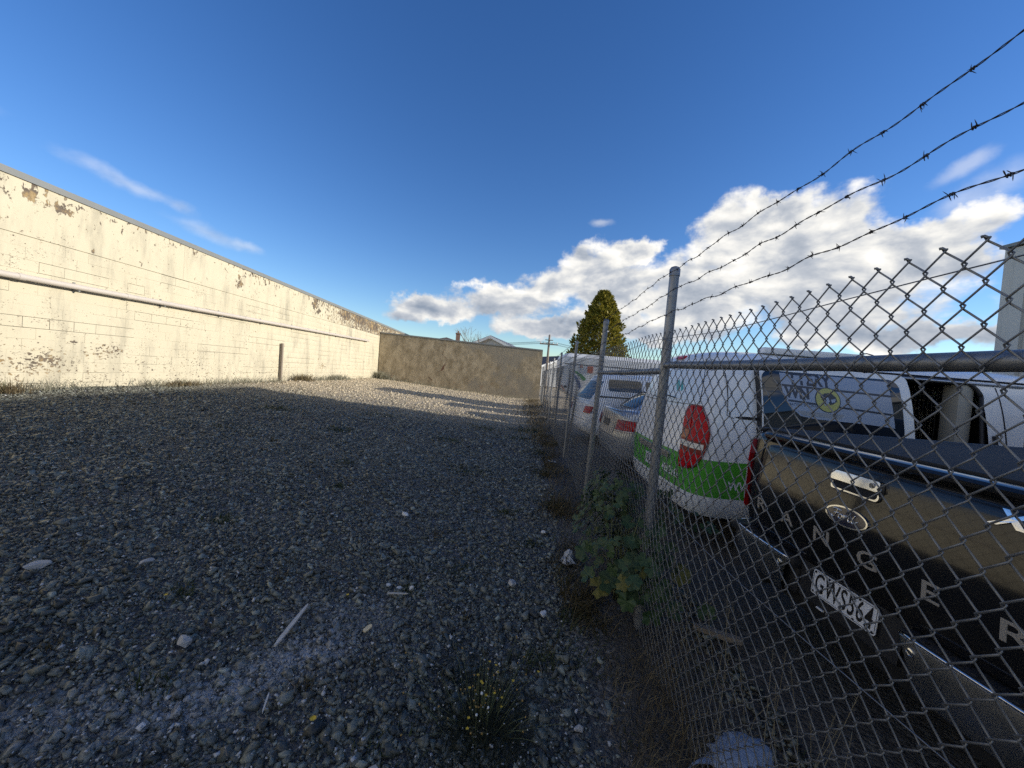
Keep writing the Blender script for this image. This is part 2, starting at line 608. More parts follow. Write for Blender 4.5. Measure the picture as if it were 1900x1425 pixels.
# ------------------------------------------------------------------ ground
def ground_material():
    m, t, p = new_mat('gravel_ground')
    geo = t.node('ShaderNodeNewGeometry')
    pos = geo.outputs['Position']
    v1 = t.node('ShaderNodeTexVoronoi')
    t.link(pos, v1.inputs['Vector'])
    v1.inputs['Scale'].default_value = 42.0
    v2 = t.node('ShaderNodeTexVoronoi')
    t.link(pos, v2.inputs['Vector'])
    v2.inputs['Scale'].default_value = 95.0
    r1 = t.node('ShaderNodeSeparateColor'); t.link(v1.outputs['Color'], r1.inputs[0])
    r2 = t.node('ShaderNodeSeparateColor'); t.link(v2.outputs['Color'], r2.inputs[0])
    c1 = t.ramp(r1.outputs[0], [(0, (0.030, 0.031, 0.033)), (0.5, (0.085, 0.084, 0.083)), (0.8, (0.16, 0.152, 0.14)), (1.0, (0.32, 0.31, 0.28))])
    c2 = t.ramp(r2.outputs[0], [(0, (0.022, 0.022, 0.024)), (0.6, (0.06, 0.06, 0.062)), (1.0, (0.15, 0.145, 0.135))])
    big = t.noise(pos, 0.8, 5, 0.6)
    c = t.mix(t.smooth(big, 0.35, 0.7), c1, c2)
    dirt = t.noise(pos, 2.3, 6, 0.65)
    c = t.mix(t.math('MULTIPLY', t.smooth(dirt, 0.52, 0.75), 0.55), c, (0.075, 0.062, 0.045))
    # soil under the fence and in the parking lot
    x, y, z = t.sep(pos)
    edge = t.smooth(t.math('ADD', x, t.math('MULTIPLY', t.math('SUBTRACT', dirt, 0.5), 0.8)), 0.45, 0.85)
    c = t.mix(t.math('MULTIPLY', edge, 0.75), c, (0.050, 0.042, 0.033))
    c = t.mix(ash_mask(t, pos), c, (0.34, 0.34, 0.335))
    # far colour paled and warmed in place of sunlight, with dry patches
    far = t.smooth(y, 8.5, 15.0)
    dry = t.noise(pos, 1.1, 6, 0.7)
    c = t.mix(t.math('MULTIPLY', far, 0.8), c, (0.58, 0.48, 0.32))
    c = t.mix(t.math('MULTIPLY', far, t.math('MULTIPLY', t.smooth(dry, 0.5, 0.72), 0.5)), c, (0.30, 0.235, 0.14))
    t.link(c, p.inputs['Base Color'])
    p.inputs['Roughness'].default_value = 0.8
    bn = t.node('ShaderNodeBump')
    bn.inputs['Strength'].default_value = 0.9
    bn.inputs['Distance'].default_value = 0.02
    t.link(t.math('ADD', t.math('MULTIPLY', v1.outputs['Distance'], -1.0), t.math('MULTIPLY', v2.outputs['Distance'], -0.6)), bn.inputs['Height'])
    t.link(bn.outputs[0], p.inputs['Normal'])
    return m


def ash_mask(t, pos):
    """pale dust spill on the stones"""
    f = None
    for (x, y, rx, ry, rot, a) in ((-1.00, 2.04, 0.36, 0.20, 35, 1.0), (-1.28, 1.72, 0.50, 0.20, 42, 0.8), (-0.95, 2.35, 0.5, 0.28, 10, 0.35), (-1.75, 1.55, 0.55, 0.25, 30, 0.5)):
        mp = t.mapping(pos, (x, y, 0.1), (0, 0, R(rot)), (rx, ry, 1.0), 'TEXTURE')
        ln = t.node('ShaderNodeVectorMath', operation='LENGTH')
        t.link(mp, ln.inputs[0])
        v = t.math('MULTIPLY', t.math('SUBTRACT', 1.0, ln.outputs['Value'], clamp=True), a * 1.9)
        f = v if f is None else t.math('MAXIMUM', f, v)
    n = t.noise(pos, 26.0, 6, 0.7)
    return t.math('MULTIPLY', f, t.smooth(n, 0.40, 0.60), clamp=True)


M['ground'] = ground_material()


def stone_material():
    m, t, p = new_mat('crushed_stone')
    geo = t.node('ShaderNodeNewGeometry')
    rnd = geo.outputs['Random Per Island']
    c = t.ramp(rnd, [(0.0, (0.028, 0.030, 0.025)), (0.35, (0.081, 0.086, 0.070)), (0.62, (0.144, 0.148, 0.119)), (0.78, (0.190, 0.183, 0.134)), (0.90, (0.147, 0.164, 0.137)), (0.97, (0.233, 0.241, 0.194)), (0.99, (0.295, 0.308, 0.247)), (1.0, (0.341, 0.359, 0.289))])
    n = t.noise(geo.outputs['Position'], 70.0, 4, 0.6)
    c = t.mix(1.0, c, t.ramp(n, [(0.25, 0.65), (0.75, 1.3)]), 'MULTIPLY')
    warm = t.smooth(t.noise(geo.outputs['Position'], 1.3, 4, 0.6), 0.5, 0.72)
    c = t.mix(t.math('MULTIPLY', warm, 0.35), c, (0.085, 0.072, 0.052))
    c = t.mix(ash_mask(t, geo.outputs['Position']), c, (0.34, 0.34, 0.335))
    sunlit_far = t.smooth(t.sep(geo.outputs['Position'])[1], 8.5, 15.0)
    c = t.mix(t.math('MULTIPLY', sunlit_far, 0.65), c, (0.66, 0.55, 0.38))  # sunlit paleness put into the colour of the far stones
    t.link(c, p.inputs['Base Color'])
    p.inputs['Roughness'].default_value = 0.42
    p.inputs['Specular IOR Level'].default_value = 0.5
    bn = t.node('ShaderNodeBump')
    bn.inputs['Strength'].default_value = 0.35
    bn.inputs['Distance'].default_value = 0.004
    t.link(t.noise(geo.outputs['Position'], 160.0, 3, 0.6), bn.inputs['Height'])
    t.link(bn.outputs[0], p.inputs['Normal'])
    return m


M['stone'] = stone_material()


def build_ground():
    xs = np.concatenate([np.array([-900, -300, -120, -60, -30, -15]), np.arange(-9.6, 3.01, 0.18), np.array([4, 6, 9, 13, 20, 40, 90, 250, 900])])
    ys = np.concatenate([np.array([-900, -200, -60, -20, -8, -4, -2]), np.arange(-1, 26.01, 0.22), np.array([28, 32, 40, 60, 110, 250, 900])])
    X, Y = np.meshgrid(xs, ys)
    Z = G(X, Y)
    bumpy = 0.018 * np.sin(X * 2.1 + 1.3 * np.sin(Y * 0.9)) * np.sin(Y * 1.7 + X * 0.6) + 0.010 * np.sin(X * 5.3 + Y * 2.2) * np.sin(Y * 4.1 - X)
    inside = (X > -8.6) & (X < 1.3) & (Y > -1) & (Y < 24.4)
    Z = Z + np.where(inside, bumpy, 0)
    # a low ridge of soil and roots along the fence
    fx = 0.9 + 0.012 * Y + 0.0011 * Y * Y
    ridge = 0.05 * np.exp(-((X - fx + 0.05) / 0.22) ** 2) * (Y > 0.5) * (Y < 23)
    Z = Z + ridge
    far = (np.abs(X) > 14) | (Y > 30) | (Y < -5)
    Z = np.where(far, 0.1, Z)
    n, mcol = X.shape
    V = np.stack([X.ravel(), Y.ravel(), Z.ravel()], 1)
    idx = np.arange(n * mcol).reshape(n, mcol)
    F = np.stack([idx[:-1, :-1], idx[:-1, 1:], idx[1:, 1:], idx[1:, :-1]], -1).reshape(-1, 4)
    me = np_mesh('ground', V, F)
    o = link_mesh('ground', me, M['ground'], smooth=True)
    o['kind'] = 'structure'
    o['label'] = 'dark gravel ground of the vacant lot and the parking strip'


build_ground()

# stones: one uncountable mass
ICO = None


def ico():
    bm = bmesh.new()
    bmesh.ops.create_icosphere(bm, subdivisions=1, radius=1.0)
    V = np.array([v.co[:] for v in bm.verts])
    F = np.array([[v.index for v in f.verts] for f in bm.faces])
    bm.free()
    return V, F


ICO = ico()


def stones_mesh(name, P, S, rs):
    """P (n,3) centres, S (n,) radii -> one mesh of angular chips"""
    n = len(P)
    # angular chips: jittered six-sided blocks
    V0 = np.array([(x, y, z) for z in (-0.8, 0.8) for y in (-0.8, 0.8) for x in (-0.8, 0.8)])
    F0 = np.array([(0, 2, 3), (0, 3, 1), (4, 5, 7), (4, 7, 6), (0, 1, 5), (0, 5, 4), (2, 6, 7), (2, 7, 3), (0, 4, 6), (0, 6, 2), (1, 3, 7), (1, 7, 5)])
    k = 8
    V = V0[None] + rs.uniform(-0.42, 0.42, (n, k, 3))
    an = np.stack([rs.uniform(0.75, 1.45, n), rs.uniform(0.6, 1.1, n), rs.uniform(0.38, 0.75, n)], 1)
    V = V * an[:, None, :] * S[:, None, None]
    a = rs.uniform(0, 2 * np.pi, n)
    b = rs.normal(0, 0.5, n)
    c = rs.normal(0, 0.5, n)
    ca, sa, cb, sb, cc, sc = np.cos(a), np.sin(a), np.cos(b), np.sin(b), np.cos(c), np.sin(c)
    x, y, z = V[..., 0], V[..., 1], V[..., 2]
    y, z = y * cb[:, None] - z * sb[:, None], y * sb[:, None] + z * cb[:, None]
    x, z = x * cc[:, None] + z * sc[:, None], -x * sc[:, None] + z * cc[:, None]
    x, y = x * ca[:, None] - y * sa[:, None], x * sa[:, None] + y * ca[:, None]
    V = np.stack([x, y, z], -1) + P[:, None, :]
    F = (F0[None] + (np.arange(n) * k)[:, None, None]).reshape(-1, 3)
    return np_mesh(name, V.reshape(-1, 3), F)


def gravel_points(rs):
    Ps, Ss = [], []

    def band(y0, y1, dens, smin, smean, smax):
        area = 0.0
        xl = lambda y: np.maximum(-8.6, -1.42 * y - 0.5)
        xr = lambda y: 0.9 + 0.012 * y + 0.0011 * y * y + 0.5
        N = int(dens * (y1 - y0) * 12)
        y = rs.uniform(y0, y1, N)
        x = rs.uniform(-9.5, 2.5, N)
        keep = (x > xl(y)) & (x < xr(y))
        # thinner among the roots beside the fence
        keep &= ~((x > xr(y) - 0.85) & (rs.uniform(0, 1, N) < 0.55))
        x, y = x[keep], y[keep]
        s = np.clip(rs.lognormal(np.log(smean), 0.48, len(x)), smin, smax)
        z = G(x, y) + 0.018 * np.sin(x * 2.1 + 1.3 * np.sin(y * 0.9)) * np.sin(y * 1.7 + x * 0.6) + 0.010 * np.sin(x * 5.3 + y * 2.2) * np.sin(y * 4.1 - x)
        z = z + s * rs.uniform(-0.05, 0.35, len(x))
        Ps.append(np.stack([x, y, z], 1)); Ss.append(s)

    band(1.0, 3.2, 3700, 0.0035, 0.0082, 0.030)
    band(3.2, 7.0, 2100, 0.0045, 0.0090, 0.030)
    band(7.0, 12.0, 680, 0.007, 0.0125, 0.032)
    band(12.0, 24.3, 75, 0.012, 0.021, 0.04)
    return np.concatenate(Ps), np.concatenate(Ss)


_P, _S = gravel_points(rng)
_gm = stones_mesh('gravel', _P, _S, rng)
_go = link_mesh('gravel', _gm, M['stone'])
tag(_go, 'loose dark grey crushed stone spread over the lot', 'gravel', kind='stuff')


# tiny pale chips and shell fragments between the stones
def chips():
    rs = np.random.default_rng(77)
    n = 5200
    y = 1.3 + 12.0 * rs.uniform(0, 1, n) ** 1.6
    x = rs.uniform(-1.3, 0.0, n) * (y + 0.4) + 0.95 * rs.uniform(0, 1, n)
    k = (x > -8.4) & (x < 0.9)
    x, y = x[k], y[k]
    s = np.clip(rs.lognormal(np.log(0.0035), 0.5, len(x)), 0.0016, 0.011)
    z = G(x, y) + 0.018 + rs.uniform(-0.004, 0.012, len(x))
    me = stones_mesh('pale_chips', np.stack([x, y, z], 1), s, rs)
    o = link_mesh('pale_chips', me, simple('pale_chip', (0.42, 0.42, 0.42), 0.5))
    tag(o, 'tiny pale chips scattered between the dark stones', 'gravel', kind='stuff')


chips()

# ------------------------------------------------------------------ painted block building on the left
WX = -8.70


def wall_top(y):
    return 4.47 - 0.013 * (y - 6.42)


def wall_material(name, upper):
    """cream paint over blocks: grime, flaking that bares brown and grey"""
    m, t, p = new_mat(name)
    geo = t.node('ShaderNodeNewGeometry')
    pos = geo.outputs['Position']
    x, y, z = t.sep(pos)
    n1 = t.noise(pos, 0.9, 6, 0.65)
    n2 = t.noise(pos, 5.0, 6, 0.7)
    cream = t.mix(n1, (0.47, 0.425, 0.305), (0.555, 0.51, 0.385))
    cream = t.mix(t.math('MULTIPLY', t.smooth(n2, 0.5, 0.8), 0.20), cream, (0.46, 0.42, 0.31))
    # grey water streaks and grime
    st = t.noise(t.mapping(pos, scale=(1, 1.3, 0.35)), 1.5, 7, 0.7)
    grime = t.math('MULTIPLY', t.smooth(st, 0.46, 0.74), 0.72)
    cream = t.mix(grime, cream, (0.27, 0.25, 0.19))
    # flakes
    fl = t.noise(t.mapping(pos, scale=(1, 1.0, 1.6 if not upper else 0.7)), 14.0 if not upper else 10.0, 7, 0.62, 0.4)
    zone = t.noise(pos, 0.55, 3, 0.5)
    if upper:
        dens = t.math('ADD', t.math('MULTIPLY', t.smooth(y, 14.0, 22.5), 0.20), t.math('MULTIPLY', t.smooth(zone, 0.5, 0.75), 0.06))
        dens = t.math('ADD', dens, t.math('MULTIPLY', t.smooth(z, 3.8, 4.35), 0.075))
        th = t.math('SUBTRACT', 0.660, dens)
    else:
        low = t.math('MULTIPLY', t.math('SUBTRACT', 1.0, t.smooth(z, 0.8, 2.0)), 0.055)
        dens = t.math('ADD', low, t.math('MULTIPLY', t.smooth(zone, 0.45, 0.75), 0.06))
        th = t.math('SUBTRACT', 0.668, dens)
    # fine chips and hairline flakes gathered in zones
    fine = t.noise(t.mapping(pos, scale=(1, 0.8, 1.7)), 34.0, 5, 0.6, 0.5)
    zone2 = t.noise(pos, 1.7, 4, 0.6)
    fth = t.math('SUBTRACT', 0.80, t.math('MULTIPLY', t.smooth(zone2, 0.38, 0.68), 0.235))
    fpeel = t.math('MULTIPLY', t.smooth(t.math('SUBTRACT', fine, fth), 0.0, 0.03), 0.8)
    blob = None
    patches = ((12.05, 3.78, 0.26, 0.17), (12.0, 3.95, 0.12, 0.10), (6.85, 4.15, 0.16, 0.10), (7.3, 4.1, 0.22, 0.12), (16.6, 3.95, 0.30, 0.30), (16.9, 3.72, 0.2, 0.14), (19.6, 3.95, 0.5, 0.22), (21.5, 3.95, 0.9, 0.2), (23.5, 3.85, 0.9, 0.22)) if upper else ((17.2, 1.72, 0.08, 0.34), (17.6, 1.35, 0.35, 0.2), (7.2, 1.25, 0.55, 0.25), (8.2, 1.5, 0.5, 0.2), (7.6, 1.62, 0.12, 0.07), (22.4, 1.68, 0.35, 0.05))
    for (py, pz, ry, rz) in patches:
        mp = t.mapping(pos, (WX, py, pz), (0, 0, 0), (1.0, ry, rz), 'TEXTURE')
        ln = t.node('ShaderNodeVectorMath', operation='LENGTH')
        t.link(mp, ln.inputs[0])
        v = t.math('MULTIPLY', t.math('SUBTRACT', 1.0, t.math('MULTIPLY', ln.outputs['Value'], 0.8), clamp=True), 0.28 if upper else 0.15)
        blob = v if blob is None else t.math('MAXIMUM', blob, v)
    th = t.math('SUBTRACT', th, blob)
    diff = t.math('SUBTRACT', fl, th)
    peel = t.smooth(diff, 0.0, 0.018)
    bare = t.ramp(t.noise(pos, 4.2, 5, 0.7), [(0.3, (0.06, 0.048, 0.036)), (0.5, (0.13, 0.105, 0.08)), (0.62, (0.30, 0.215, 0.105)), (0.8, (0.38, 0.32, 0.23))])
    rim = t.math('MULTIPLY', t.smooth(diff, -0.02, 0.0), t.math('SUBTRACT', 1.0, t.smooth(diff, 0.01, 0.03)))
    col = t.mix(fpeel, cream, (0.14, 0.115, 0.085))
    col = t.mix(peel, col, bare)
    col = t.mix(t.math('MULTIPLY', rim, 0.45), col, (0.13, 0.10, 0.075))
    t.link(col, p.inputs['Base Color'])
    p.inputs['Roughness'].default_value = 0.75
    p.inputs['Specular IOR Level'].default_value = 0.25
    bn = t.node('ShaderNodeBump')
    bn.inputs['Strength'].default_value = 0.5
    bn.inputs['Distance'].default_value = 0.006
    h = t.math('SUBTRACT', t.math('MULTIPLY', t.noise(pos, 45.0, 5, 0.65), 0.5), t.math('MULTIPLY', peel, 0.6))
    t.link(h, bn.inputs['Height'])
    t.link(bn.outputs[0], p.inputs['Normal'])
    return m


M['wall_low'] = wall_material('cream_painted_block', False)
M['wall_up'] = wall_material('cream_painted_render', True)
M['mortar'] = simple('mortar_core', (0.17, 0.14, 0.10), 0.9, var=0.3, vscale=12)
M['soot'] = simple('grey_wall_back', (0.35, 0.34, 0.31), 0.85, var=0.1)


def build_left_building():
    root = thing('block_building', 'long cream painted block building with flaking paint beside the gravel lot', 'building', (WX, 10, 0.6))
    inv = Matrix.Translation((-WX, -10, -0.6))
    y0, y1 = -14.0, 44.0
    # core (behind the block skin), with the roof falling away from us
    m = MB()
    for a, b in ((y0, 25.0), (25.0, y1)):
        V = []
        for y in (a, b):
            zt = wall_top(y) - 0.03
            V += [(WX - 0.05, y, 0.2), (WX - 0.05, y, zt), (WX - 14, y, zt + 0.5), (WX - 14, y, 0.2)]
        m.add(V, [(0, 1, 5, 4), (1, 2, 6, 5), (2, 3, 7, 6), (0, 3, 2, 1) if a == y0 else (4, 5, 6, 7)])
    for v in range(len(m.v)):
        m.v[v] = tuple(inv @ Vector(m.v[v]))
    m.build('wall_core', M['mortar'], root)
    # block skin
    course, bl = 0.2, 0.4
    z_lo, z_hi = 0.42, 3.42
    rows = int(round((z_hi - z_lo) / course))
    base = MB()
    # unit block: face proud of the core, edges eased; unit spans y 0..1, z 0..1 so copies are scaled
    e, ez = 0.012, 0.024
    V = [(-0.045, 0, 0), (-0.045, 1, 0), (-0.045, 1, 1), (-0.045, 0, 1), (-0.0015, 0, 0), (-0.0015, 1, 0), (-0.0015, 1, 1), (-0.0015, 0, 1),
         (0, e, ez), (0, 1 - e, ez), (0, 1 - e, 1 - ez), (0, e, 1 - ez)]
    F = [(0, 1, 5, 4), (1, 2, 6, 5), (2, 3, 7, 6), (3, 0, 4, 7), (4, 5, 9, 8), (5, 6, 10, 9), (6, 7, 11, 10), (7, 4, 8, 11), (8, 9, 10, 11)]
    bme = bpy.data.meshes.new('block')
    bme.from_pydata(V, [], F)
    bme.materials.append(M['wall_low'])
    bme.update()
    Vn = np.array(V)
    rs = np.random.default_rng(3)
    items = []
    for r in range(rows):
        yy = y0 + (0.0 if r % 2 else 0.2)
        while yy < y1:
            run = math.sin(yy * 0.55 + r * 2.4) + math.sin(yy * 1.3 + r * 5.1) + rs.normal(0, 0.5)
            gap_z = 0.0062 if run > 1.35 else (0.0016 if run > 0.6 else 0.0003)
            gap_y = 0.0040 if (run > 0.9 and rs.uniform() < 0.4) else (0.0014 if rs.uniform() < 0.15 else 0.0003)
            items.append((yy + gap_y, z_lo + r * course + gap_z, bl - 2 * gap_y, course - 2 * gap_z, rs.normal(0, 0.0012)))
            yy += bl
    near = [i for i in items if 5.6 < i[0]]
    near.sort(key=lambda i: i[0])
    chosen = set(id(i) for i in near[:300])
    mass_v, mass_f = [], []
    for i in items:
        yy, zz, wy, wz, dx = i
        if id(i) in chosen:
            o = bpy.data.objects.new('block', bme)
            COL.objects.link(o)
            o.parent = root
            o.location = inv @ Vector((WX + dx, yy, zz))
            o.scale = (1, wy, wz)
        else:
            mass_v.append(Vn * np.array([1, wy, wz]) + np.array([WX + dx, yy, zz]))
    nb = len(mass_v)
    V = np.concatenate(mass_v) - np.array([WX, 10, 0.6])
    Fq = np.array(F)
    F2 = (Fq[None] + (np.arange(nb) * len(Vn))[:, None, None]).reshape(-1, 4)
    o = link_mesh('far_blocks', np_mesh('far_blocks', V, F2), M['wall_low'], root)
    o['kind'] = 'stuff'
    # rendered band above the blocks in long bays, a ledge line below it
    ys = [y0, -6, 2, 10.0, 14.6, 20.2, 26.5, 33.0, y1]
    for a, b in zip(ys[:-1], ys[1:]):
        mm = MB()
        V = []
        for y in (a + 0.002, b - 0.002):
            V += [(WX - 0.05, y, z_hi + 0.006), (WX + 0.010, y, z_hi + 0.006), (WX + 0.010, y, wall_top(y) - 0.10), (WX - 0.05, y, wall_top(y) - 0.10)]
        V = [tuple(inv @ Vector(p)) for p in V]
        mm.add(V, [(0, 1, 5, 4), (1, 2, 6, 5), (2, 3, 7, 6), (0, 3, 2, 1), (4, 5, 6, 7)])
        mm.build('render_panel', M['wall_up'], root)
    # metal capping
    for a, b in zip(ys[:-1], ys[1:]):
        mm = MB()
        prof = [(-0.35, 0.0), (0.03, 0.0), (0.035, -0.115), (0.028, -0.118), (0.022, -0.012), (-0.35, -0.012)]
        V = []
        for y in (a, b):
            V += [tuple(inv @ Vector((WX + px, y, wall_top(y) + 0.004 + pz))) for px, pz in prof]
        n = len(prof)
        mm.add(V, [(i, (i + 1) % n, n + (i + 1) % n, n + i) for i in range(n)] + [tuple(range(n)), tuple(range(n, 2 * n))])
        mm.build('capping', M['flash'], root)
    # the long pipe
    def pz(y):
        return 2.68 + (y - 6.48) * 0.0149
    mm = MB()
    mm.tube([inv @ Vector((WX + 0.13, y, pz(y))) for y in np.linspace(-10, 22.6, 30)], 0.053, 14)
    pipe = mm.build('pipe', M['pvc'], root, angle=50)
    for k, y in enumerate(np.arange(-6.3, 22.5, 1.85)):
        mm = MB()
        mm.tube([inv @ Vector((WX + 0.13, y + d, pz(y + d))) for d in (-0.05, 0.05)], 0.059, 14)
        mm.build('pipe_collar', M['pvc'], pipe, angle=50)
        mm = MB()
        c = inv @ Vector((WX, y + 0.9, pz(y + 0.9)))
        mm.box(c.x, c.x + 0.13, c.y - 0.015, c.y + 0.015, c.z - 0.085, c.z - 0.06)
        mm.box(c.x, c.x + 0.02, c.y - 0.02, c.y + 0.02, c.z - 0.10, c.z + 0.09)
        mm.build('pipe_bracket', M['flash'], pipe)
    return root


build_left_building()


# ------------------------------------------------------------------ ochre boundary wall at the back
def ochre_material():
    m, t, p = new_mat('ochre_render')
    geo = t.node('ShaderNodeNewGeometry')
    pos = geo.outputs['Position']
    x, y, z = t.sep(pos)
    n = t.noise(pos, 0.45, 6, 0.65)
    n2 = t.smooth(t.noise(t.mapping(pos, scale=(1, 1, 0.6)), 2.6, 8, 0.75), 0.32, 0.68)
    c = t.mix(n2, (0.205, 0.165, 0.105), (0.42, 0.35, 0.24))
    # greyer where the wash has worn: top right and low right
    worn = t.math('ADD', t.math('MULTIPLY', t.smooth(x, -6.5, 1.0), 0.30), t.math('MULTIPLY', t.math('ABSOLUTE', t.math('SUBTRACT', z, 1.75)), 0.16))
    worn = t.math('ADD', worn, t.math('MULTIPLY', t.math('SUBTRACT', n, 0.5), 1.6))
    f = t.smooth(worn, 0.30, 0.50)
    c = t.mix(t.math('MULTIPLY', f, 0.8), c, (0.235, 0.21, 0.165))
    pit = t.noise(pos, 7.0, 6, 0.7)
    c = t.mix(t.math('MULTIPLY', t.smooth(pit, 0.60, 0.70), 0.6), c, (0.15, 0.10, 0.06))
    red = t.noise(pos, 3.3, 4, 0.6)
    lowz = t.math('SUBTRACT', 1.0, t.smooth(z, 0.4, 1.2))
    c = t.mix(t.math('MULTIPLY', t.math('MULTIPLY', t.smooth(red, 0.62, 0.68), lowz), 0.7), c, (0.20, 0.075, 0.04))
    t.link(c, p.inputs['Base Color'])
    p.inputs['Roughness'].default_value = 0.9
    p.inputs['Specular IOR Level'].default_value = 0.2
    bn = t.node('ShaderNodeBump')
    bn.inputs['Strength'].default_value = 0.6
    bn.inputs['Distance'].default_value = 0.02
    t.link(t.noise(pos, 14.0, 7, 0.7), bn.inputs['Height'])
    t.link(bn.outputs[0], p.inputs['Normal'])
    return m


M['ochre'] = ochre_material()


def build_back_wall():
    A = Vector((-8.66, 24.75, 0)); B = Vector((1.84, 25.15, 0))
    root = thing('rendered_wall', 'cracked ochre rendered wall closing off the far end of the gravel lot', 'wall', (-3.4, 24.75, 0.4))
    inv = Matrix.Translation((3.4, -24.75, -0.4))
    d = (B - A).normalized(); nrm = Vector((d.y, -d.x, 0))   # towards the camera
    zt = lambda s: 3.64 + (3.36 - 3.64) * s
    L = (B - A).length
    N = 44
    V, F = [], []
    for i in range(N + 1):
        s = i / N
        rag = 0.0
        P = A + d * (L * s)
        for q, (off, zz) in enumerate(((0, 0.0), (0, 1.2), (0, 2.4), (0, zt(s)), (-0.24, zt(s)), (-0.24, 0.0))):
            V.append(inv @ (P + nrm * off + Vector((0, 0, zz))))
    for i in range(N):
        for k in range(5):
            F.append((i * 6 + k, i * 6 + k + 1, i * 6 + 7 + k, i * 6 + 6 + k))
    F.append(tuple(range(6))); F.append(tuple(N * 6 + k for k in range(6)))
    MB().add(V, F).build('wall_face', M['ochre'], root)
    # capping
    for i in range(4):
        s0, s1 = i / 4, (i + 1) / 4
        V = []
        for s in (s0 + (0.0005 if i else 0), s1 - 0.0005):
            P = A + d * (L * s)
            for off, dz in ((0.035, -0.05), (0.035, 0.025), (-0.28, 0.03), (-0.28, -0.05)):
                V.append(inv @ (P + nrm * off + Vector((0, 0, zt(s) + dz))))
        MB().add(V, [(0, 1, 5, 4), (1, 2, 6, 5), (2, 3, 7, 6), (3, 0, 4, 7), (0, 1, 2, 3), (4, 5, 6, 7)]).build('capping', M['flash'], root)
    # crack: a jagged split, widest low down
    rs = random.Random(5)
    pts = [(0.395, 3.42, 0.012), (0.40, 3.2, 0.014), (0.392, 2.95, 0.016), (0.385, 2.75, 0.016), (0.40, 2.55, 0.018), (0.415, 2.4, 0.018), (0.412, 2.2, 0.022), (0.402, 2.1, 0.05), (0.40, 1.95, 0.085), (0.393, 1.8, 0.11), (0.385, 1.65, 0.07), (0.37, 1.6, 0.03), (0.36, 1.55, 0.012)]
    def crack(pts, name):
        m = MB(); V = []
        fine = []
        for (s0, z0, w0), (s1, z1, w1) in zip(pts[:-1], pts[1:]):
            for k in range(4):
                q = k / 4
                fine.append((s0 + (s1 - s0) * q + rs.uniform(-0.0035, 0.0035), z0 + (z1 - z0) * q, (w0 + (w1 - w0) * q) * rs.uniform(0.6, 1.2)))
        fine.append(pts[-1])
        for s, z, w in fine:
            P = A + d * (L * s) + nrm * 0.004
            V += [inv @ (P - d * w / 2 + Vector((0, 0, z - 0.15))), inv @ (P + d * w / 2 + Vector((0, 0, z - 0.15)))]
        F = [(2 * i, 2 * i + 1, 2 * i + 3, 2 * i + 2) for i in range(len(fine) - 1)]
        m.add(V, F).build(name, M['crack'], root)
    M['crack'] = simple('open_crack', (0.12, 0.055, 0.03), 0.95, var=0.5, vscale=9)
    crack(pts, 'crack')
    crack([(0.405, 1.95, 0.01), (0.44, 1.93, 0.02), (0.46, 1.9, 0.006)], 'crack')
    crack([(0.50, 1.35, 0.008), (0.54, 1.3, 0.02), (0.57, 1.18, 0.01)], 'crack')
    crack([(0.31, 1.2, 0.02), (0.325, 1.05, 0.07), (0.33, 0.95, 0.05)], 'crack')


build_back_wall()


# ------------------------------------------------------------------ tall pale building on the right: it shades the lot
def build_right_building():
    m, t, p = new_mat('pale_concrete')
    pos = t.node('ShaderNodeNewGeometry').outputs['Position']
    st = t.noise(t.mapping(pos, scale=(3.0, 3.0, 0.25)), 1.6, 7, 0.7)
    c = t.mix(t.noise(pos, 1.1, 5, 0.6), (0.45, 0.44, 0.42), (0.56, 0.55, 0.52))
    c = t.mix(t.math('MULTIPLY', t.smooth(st, 0.52, 0.75), 0.55), c, (0.22, 0.21, 0.19))
    t.link(c, p.inputs['Base Color'])
    p.inputs['Roughness'].default_value = 0.85
    M['pale_concrete'] = m
    cx, cy, h = 12.00, 9.65, 5.74
    root = thing('concrete_building', 'tall pale concrete building behind the parked vehicles', 'building', (cx, cy, 0.1))
    b = MB()
    b.box(0, 16, -46, 0, 0, h - 0.1)
    b.build('wall', m, root)
    # pilaster on the corner and between bays
    for y in (-0.24, -6.2, -12.2, -18.2):
        b = MB()
        b.box(-0.10, -0.002, y - 0.22, y + 0.22, 0, h - 0.14)
        b.build('pilaster', m, root)
    b = MB()
    b.box(-0.16, 16.06, -46.06, 0.06, h - 0.098, h - 0.02)
    b.build('capping', M['flash'], root)
    b = MB()
    b.box(-0.03, -0.002, -4.6, -2.0, 2.9, 4.3)
    b.build('window', M['glass'], root)


build_right_building()
# ------------------------------------------------------------------ chain link fence
def fx(y):
    return 0.9 + 0.012 * y + 0.0011 * y * y


def bulge(y, z):
    """the slack of the mesh: sideways displacement"""
    return 0.030 * math.sin(y * 1.9 + 0.5) * math.sin((z - 0.1) * 1.7) + 0.012 * math.sin(y * 4.7 + z * 2.3) + 0.008 * math.sin(z * 6.0 + y * 3.1)


def mesh_top(y):
    return 2.03 - 0.09 * float(sst(4.5, 8.4, y)) + 0.006 * math.sin(y * 3.0)


POSTS = [(-1.55, 2.46, 0.030), (0.42, 2.46, 0.030), (2.5, 2.45, 0.030), (4.58, 2.41, 0.030), (6.95, 2.36, 0.024), (9.5, 2.29, 0.024), (12.0, 2.27, 0.022), (14.5, 2.25, 0.022), (17.0, 2.25, 0.022), (19.5, 2.24, 0.022), (22.0, 2.24, 0.022), (23.9, 2.24, 0.03)]


